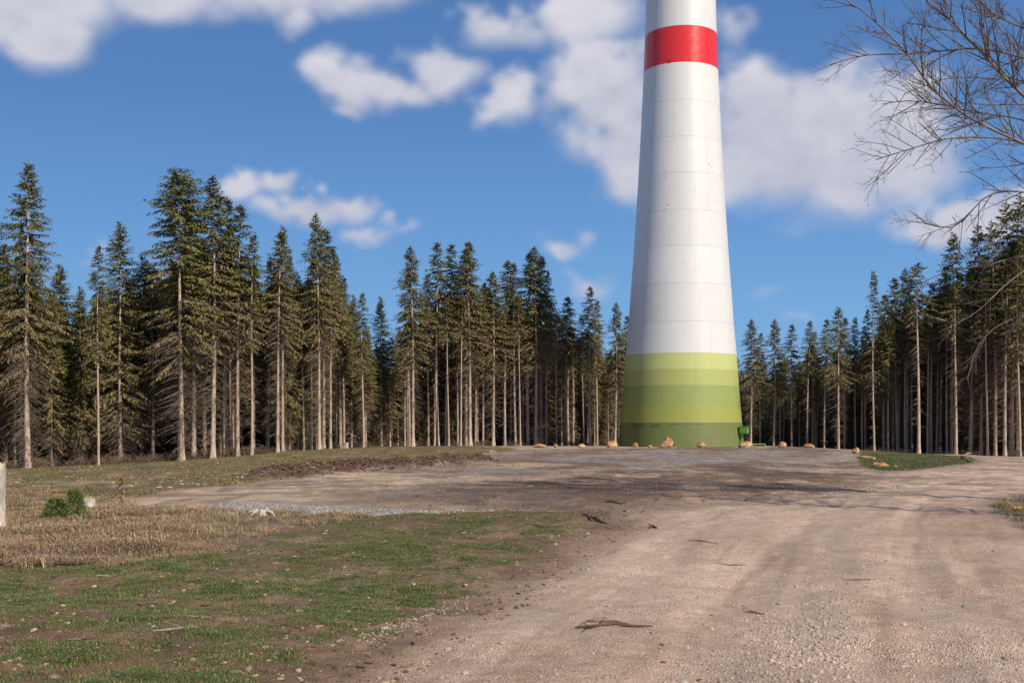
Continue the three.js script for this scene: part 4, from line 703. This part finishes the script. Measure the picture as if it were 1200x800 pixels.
{ const s = stump('pale rooted stump with spreading grey roots at the edge of the grey gravel', 'tree_stump', 306, 607, 0.10, 0.15, 0.8, 8), t = rng(31);
  for (let k = 0; k < 6; k++) { const a = k * 1.05 + t() * 0.4, l = 0.22 + 0.16 * t(), b = new Tris(); b.tube([[Math.cos(a) * 0.08, 0.13, Math.sin(a) * 0.08], [Math.cos(a) * l * 0.6, 0.09, Math.sin(a) * l * 0.6], [Math.cos(a + 0.2) * l, -0.04, Math.sin(a + 0.2) * l]], [0.04, 0.028, 0.012], 6, [1, 1, 1]); part('root', b.geo(false), paleWood, s); } }
{ // the small green spruce in the dry grass
  const p = on(74, 611), g = thing('spruce_bush', 'small bushy bright green spruce growing in the dry grass', 'shrub', p), r = rng(61), f = new Tris(), st = new Tris(), d = -p[2], k = d / F;
  for (const [ox, hh, w] of [[-9 * k, 27 * k, 17 * k], [13 * k, 37 * k, 16 * k]]) {
    st.tube([[ox, -0.02, 0], [ox, hh * 0.9, 0]], [0.014, 0.005], 5, [0.12, 0.08, 0.05]);
    for (let i = 0; i < 1300; i++) { const y = hh * r() ** 1.2, q = w * (1.05 - 0.75 * y / hh) * Math.sqrt(r()), a = r() * 6.283, dir = new THREE.Vector3(Math.cos(a), 0.35 + r() * 0.7, Math.sin(a)).normalize(), s = new THREE.Vector3(r() - 0.5, r() - 0.5, r() - 0.5).cross(dir).normalize(), c = 0.7 + 0.6 * r(); f.kite([ox + Math.cos(a) * q, y, Math.sin(a) * q], dir.toArray(), s.toArray(), 0.04 + 0.05 * r(), 0.010, [0.11 * c, 0.16 * c, 0.026 * c]); }
  }
  part('stem', st.geo(), twigM, g); part('foliage', f.geo(), needleM, g);
}
function sapling(label, p, h, leaves, seed, wide) {
  const g = thing('beech_sapling', label, 'sapling', p), r = rng(seed), st = new Tris(), lf = new Tris(); st.tube([[0, -0.02, 0], [0.02, h * 0.5, 0.01], [0, h, 0]], [0.012 * h, 0.009 * h, 0.003], 5, [0.16, 0.12, 0.09]);
  for (let k = 0; k < 26; k++) {
    const y = h * (0.15 + 0.8 * r()), a = r() * 6.283, l = wide * (0.3 + 0.7 * r()) * (1.15 - y / h * 0.7), e = [Math.cos(a) * l, y + l * 0.45, Math.sin(a) * l]; st.tube([[0, y, 0], e], [0.005 * h, 0.002], 3, [0.16, 0.12, 0.09]);
    for (let q = 0; q < leaves; q++) { const t = 0.25 + 0.75 * r(), dir = new THREE.Vector3(r() - 0.5, -r() * 0.7, r() - 0.5).normalize(), s = new THREE.Vector3(r() - 0.5, 1, r() - 0.5).cross(dir).normalize(), c = 0.7 + 0.6 * r(); lf.kite([e[0] * t, lerp(y, e[1], t), e[2] * t], dir.toArray(), s.toArray(), 0.04 + 0.03 * h, 0.014 + 0.010 * h, [0.33 * c, 0.17 * c, 0.075 * c]); }
  }
  part('stem', st.geo(), twigM, g); part('leaves', lf.geo(), twigM, g);
}
sapling('small beech sapling with a few brown leaves in the dry grass', on(142, 597), 0.85, 5, 71, 0.34);
{ const d = 90.5, x = (37 - CX) / F * d; sapling('orange leaved beech sapling at the foot of the tallest spruce', [x, ground(x, d), -d], 1.9, 9, 72, 1.2); }
{ const d = 89.5, x = (4 - CX) / F * d; sapling('low orange leaved beech sapling before the low green boughs', [x, ground(x, d), -d], 1.3, 6, 73, 0.9); }
function stick(name, label, category, ptsPx, lift, rad, c, side = 2, seed = 1) {
  const w = ptsPx.map(([x, y]) => on(x, y)), o = w[0], bag = new Tris(), r = rng(seed); const P = w.map((q, i) => [q[0] - o[0], q[1] - o[1] + rad * 0.6 + (i % 2) * lift, q[2] - o[2]]);
  bag.tube(P, P.map((_, i) => rad * 0.85 * (i === 0 || i === P.length - 1 ? 0.45 : 0.8 + 0.4 * r())), 6, c);
  for (let k = 0; k < side; k++) { const i = 1 + Math.floor(r() * (P.length - 2)), a = r() * 6.283, l = 0.1 + 0.15 * r(); bag.tube([P[i], [P[i][0] + Math.cos(a) * l, P[i][1] + 0.03, P[i][2] + Math.sin(a) * l]], [rad * 0.5, rad * 0.2], 4, c); }
  single(name, bag.geo(), twigM, label, category, o);
}
const brownW = [0.14, 0.085, 0.055], greyW = [0.34, 0.26, 0.185];
stick('bark_strip', 'curled strip of brown bark lying on the near road', 'bark', [[674, 740], [690, 741], [703, 737], [722, 736], [742, 738], [764, 739]], 0.012, 0.016, brownW, 4, 3);
stick('bark_strip', 'thin upper shred of the curled bark on the near road', 'bark', [[676, 738], [688, 733], [704, 732], [722, 733], [738, 735]], 0.01, 0.009, [0.2, 0.13, 0.085], 2, 4);
stick('broken_branch', 'dark broken branch at the tip of the green patch', 'stick', [[684, 608], [696, 613], [710, 616]], 0.03, 0.035, [0.09, 0.055, 0.038], 2, 5);
stick('dark_clod_stick', 'short dark stick lying alone on the pad road', 'stick', [[760, 620], [765, 619], [770, 620]], 0.01, 0.03, [0.08, 0.05, 0.035], 1, 6);
stick('thin_stick', 'thin straight brown stick lying across the road', 'stick', [[840, 657], [856, 658], [874, 657]], 0.004, 0.008, brownW, 1, 7);
stick('thin_stick', 'thin forked brown twig lying on the road beyond the bark strip', 'stick', [[806, 635], [824, 636], [842, 638]], 0.006, 0.009, brownW, 3, 8);
stick('thin_stick', 'short thin twig lying in the middle of the gravel', 'stick', [[988, 680], [1004, 680], [1020, 679]], 0.004, 0.007, brownW, 1, 9);
stick('thin_stick', 'crooked brown twig near the sunlit wheel track', 'stick', [[872, 712], [884, 715], [894, 718]], 0.006, 0.008, brownW, 2, 10);
stick('weathered_stick', 'longest weathered grey stick lying in the green patch', 'stick', [[178, 757], [200, 754], [216, 751], [231, 749]], 0.006, 0.012, greyW, 1, 11);
stick('weathered_stick', 'short weathered stick above the longest one in the green patch', 'stick', [[213, 734], [224, 735], [232, 735]], 0.004, 0.011, greyW, 0, 12);
stick('weathered_stick', 'dull grey stick half hidden in grass near the domed stone', 'stick', [[78, 762], [94, 760], [110, 757]], 0.006, 0.012, [0.2, 0.15, 0.11], 1, 13);
stick('weathered_stick', 'pale stick lying flat by the dry grass band', 'stick', [[112, 683], [121, 682], [130, 681]], 0.004, 0.012, greyW, 0, 14);
stick('weathered_stick', 'long pale stick lying in the dry grass below the rooted stump', 'stick', [[222, 616], [236, 617], [250, 617]], 0.02, 0.02, greyW, 0, 15);
stick('weathered_stick', 'leaning pale stick in the dry grass near the small spruce', 'stick', [[140, 626], [145, 619], [150, 612]], 0.02, 0.016, greyW, 0, 16);
stick('dark_root', 'dark root lying on the pad beyond the green patch', 'root', [[708, 589], [718, 590], [728, 591], [736, 590]], 0.02, 0.022, [0.11, 0.066, 0.045], 4, 17);
stick('fallen_branch', 'pale fallen branch lying below the spruces by the road bend', 'branch', [[1128, 536], [1136, 533.5], [1146, 531.5]], 0.15, 0.10, greyW, 3, 18);
stick('fallen_branch', 'thin crossing fallen branch below the spruces by the road bend', 'branch', [[1126, 533], [1131, 537], [1137, 541]], 0.1, 0.08, greyW, 2, 19);
{ const g = new Tris(); g.tube([[0, 0, 0], [-0.2, 1.1, 0], [-0.9, 1.4, 0.1], [-1.5, 0.9, 0.1], [-1.8, 0.1, 0.1]], [0.05, 0.045, 0.04, 0.03, 0.015], 5, greyW); const d = 106.5, x = (419 - CX) / F * d; single('bent_branch', g.geo(), twigM, 'bent pale branch arching over the far meadow before the dark spruces', 'branch', [x, ground(x, d) - 0.03, -d]); const s = thing('tree_stump', 'tiny pale stump under the bent branch at the wood edge', 'stump', [(406 - CX) / F * 106, ground((406 - CX) / F * 106, 106), -106]); part('wood', stumpGeo(9, 0.16, 0.55, 0.4, 0.2), paleWood, s); part('cut_face', new THREE.CircleGeometry(0.155, 20).rotateX(-Math.PI / 2).translate(0, 0.54, 0), cutWood, s); }
// yellow coltsfoot
function flowers(label, px, py, n, wpx, hpx, size, seed, group) {
  const p = on(px, py), d = -p[2], g = thing('coltsfoot_clump', label, 'flowers', p, 0, group), r = rng(seed), st = new Tris(); const ym = mat({ color: new THREE.Color().setRGB(0.75, 0.46, 0.01) });
  for (let k = 0; k < n; k++) { const x = (r() - 0.5) * wpx * d / F, z = (r() - 0.5) * wpx * d / F * 0.8, h = 0.05 + hpx * d / F * r(), y0 = ground(p[0] + x, d - z) - p[1]; st.tube([[x, y0 - 0.01, z], [x, y0 + h, z]], [0.004, 0.003], 4, [0.12, 0.13, 0.04]); const q = size * (0.7 + 0.6 * r()); part('flower_head', new THREE.ConeGeometry(q, q * 0.6, 9).rotateX(Math.PI + (r() - 0.5)).translate(x, y0 + h + q * 0.25, z), ym, g); }
  part('stems', st.geo(), twigM, g);
}
flowers('yellow coltsfoot flowers at the border of green grass and dry grass', 322, 628, 14, 18, 4, 0.014, 81);
flowers('yellow coltsfoot clump on the soil bank beside the road', 1177, 594, 22, 12, 5, 0.022, 82);
flowers('bright yellow coltsfoot clump at the tip of the soil bank', 1191, 600, 24, 10, 3, 0.022, 83);
flowers('few yellow coltsfoot flowers in the middle of the green patch', 189, 690, 4, 14, 3, 0.012, 84);
flowers('sparse yellow coltsfoot flowers near the tip of the green patch', 648, 636, 7, 16, 3, 0.014, 85);
flowers('single pair of yellow flowers in the short grass beside the soil shoulder', 532, 664, 3, 5, 3, 0.014, 86);
scatter('bank_stalks', 'brown dead stalks on the soil bank beside the road', 'grass', tuft(560, 12, 0.11, 0.15, 0.006, 1.0), bladeM, 500, (r) => { const [x, d] = pix(1155 + 120 * r(), 578 + 60 * r()); if (sdPoly(Z.soilr, x, d) > 0) return null; const k = 0.6 + 0.6 * r(); return { x, d, s: 0.4 + 0.6 * r(), c: (r() < 0.3 ? [0.12, 0.13, 0.04] : [0.22, 0.15, 0.085]).map((u) => u * k) }; }, 770);

renderer.render(scene, camera);
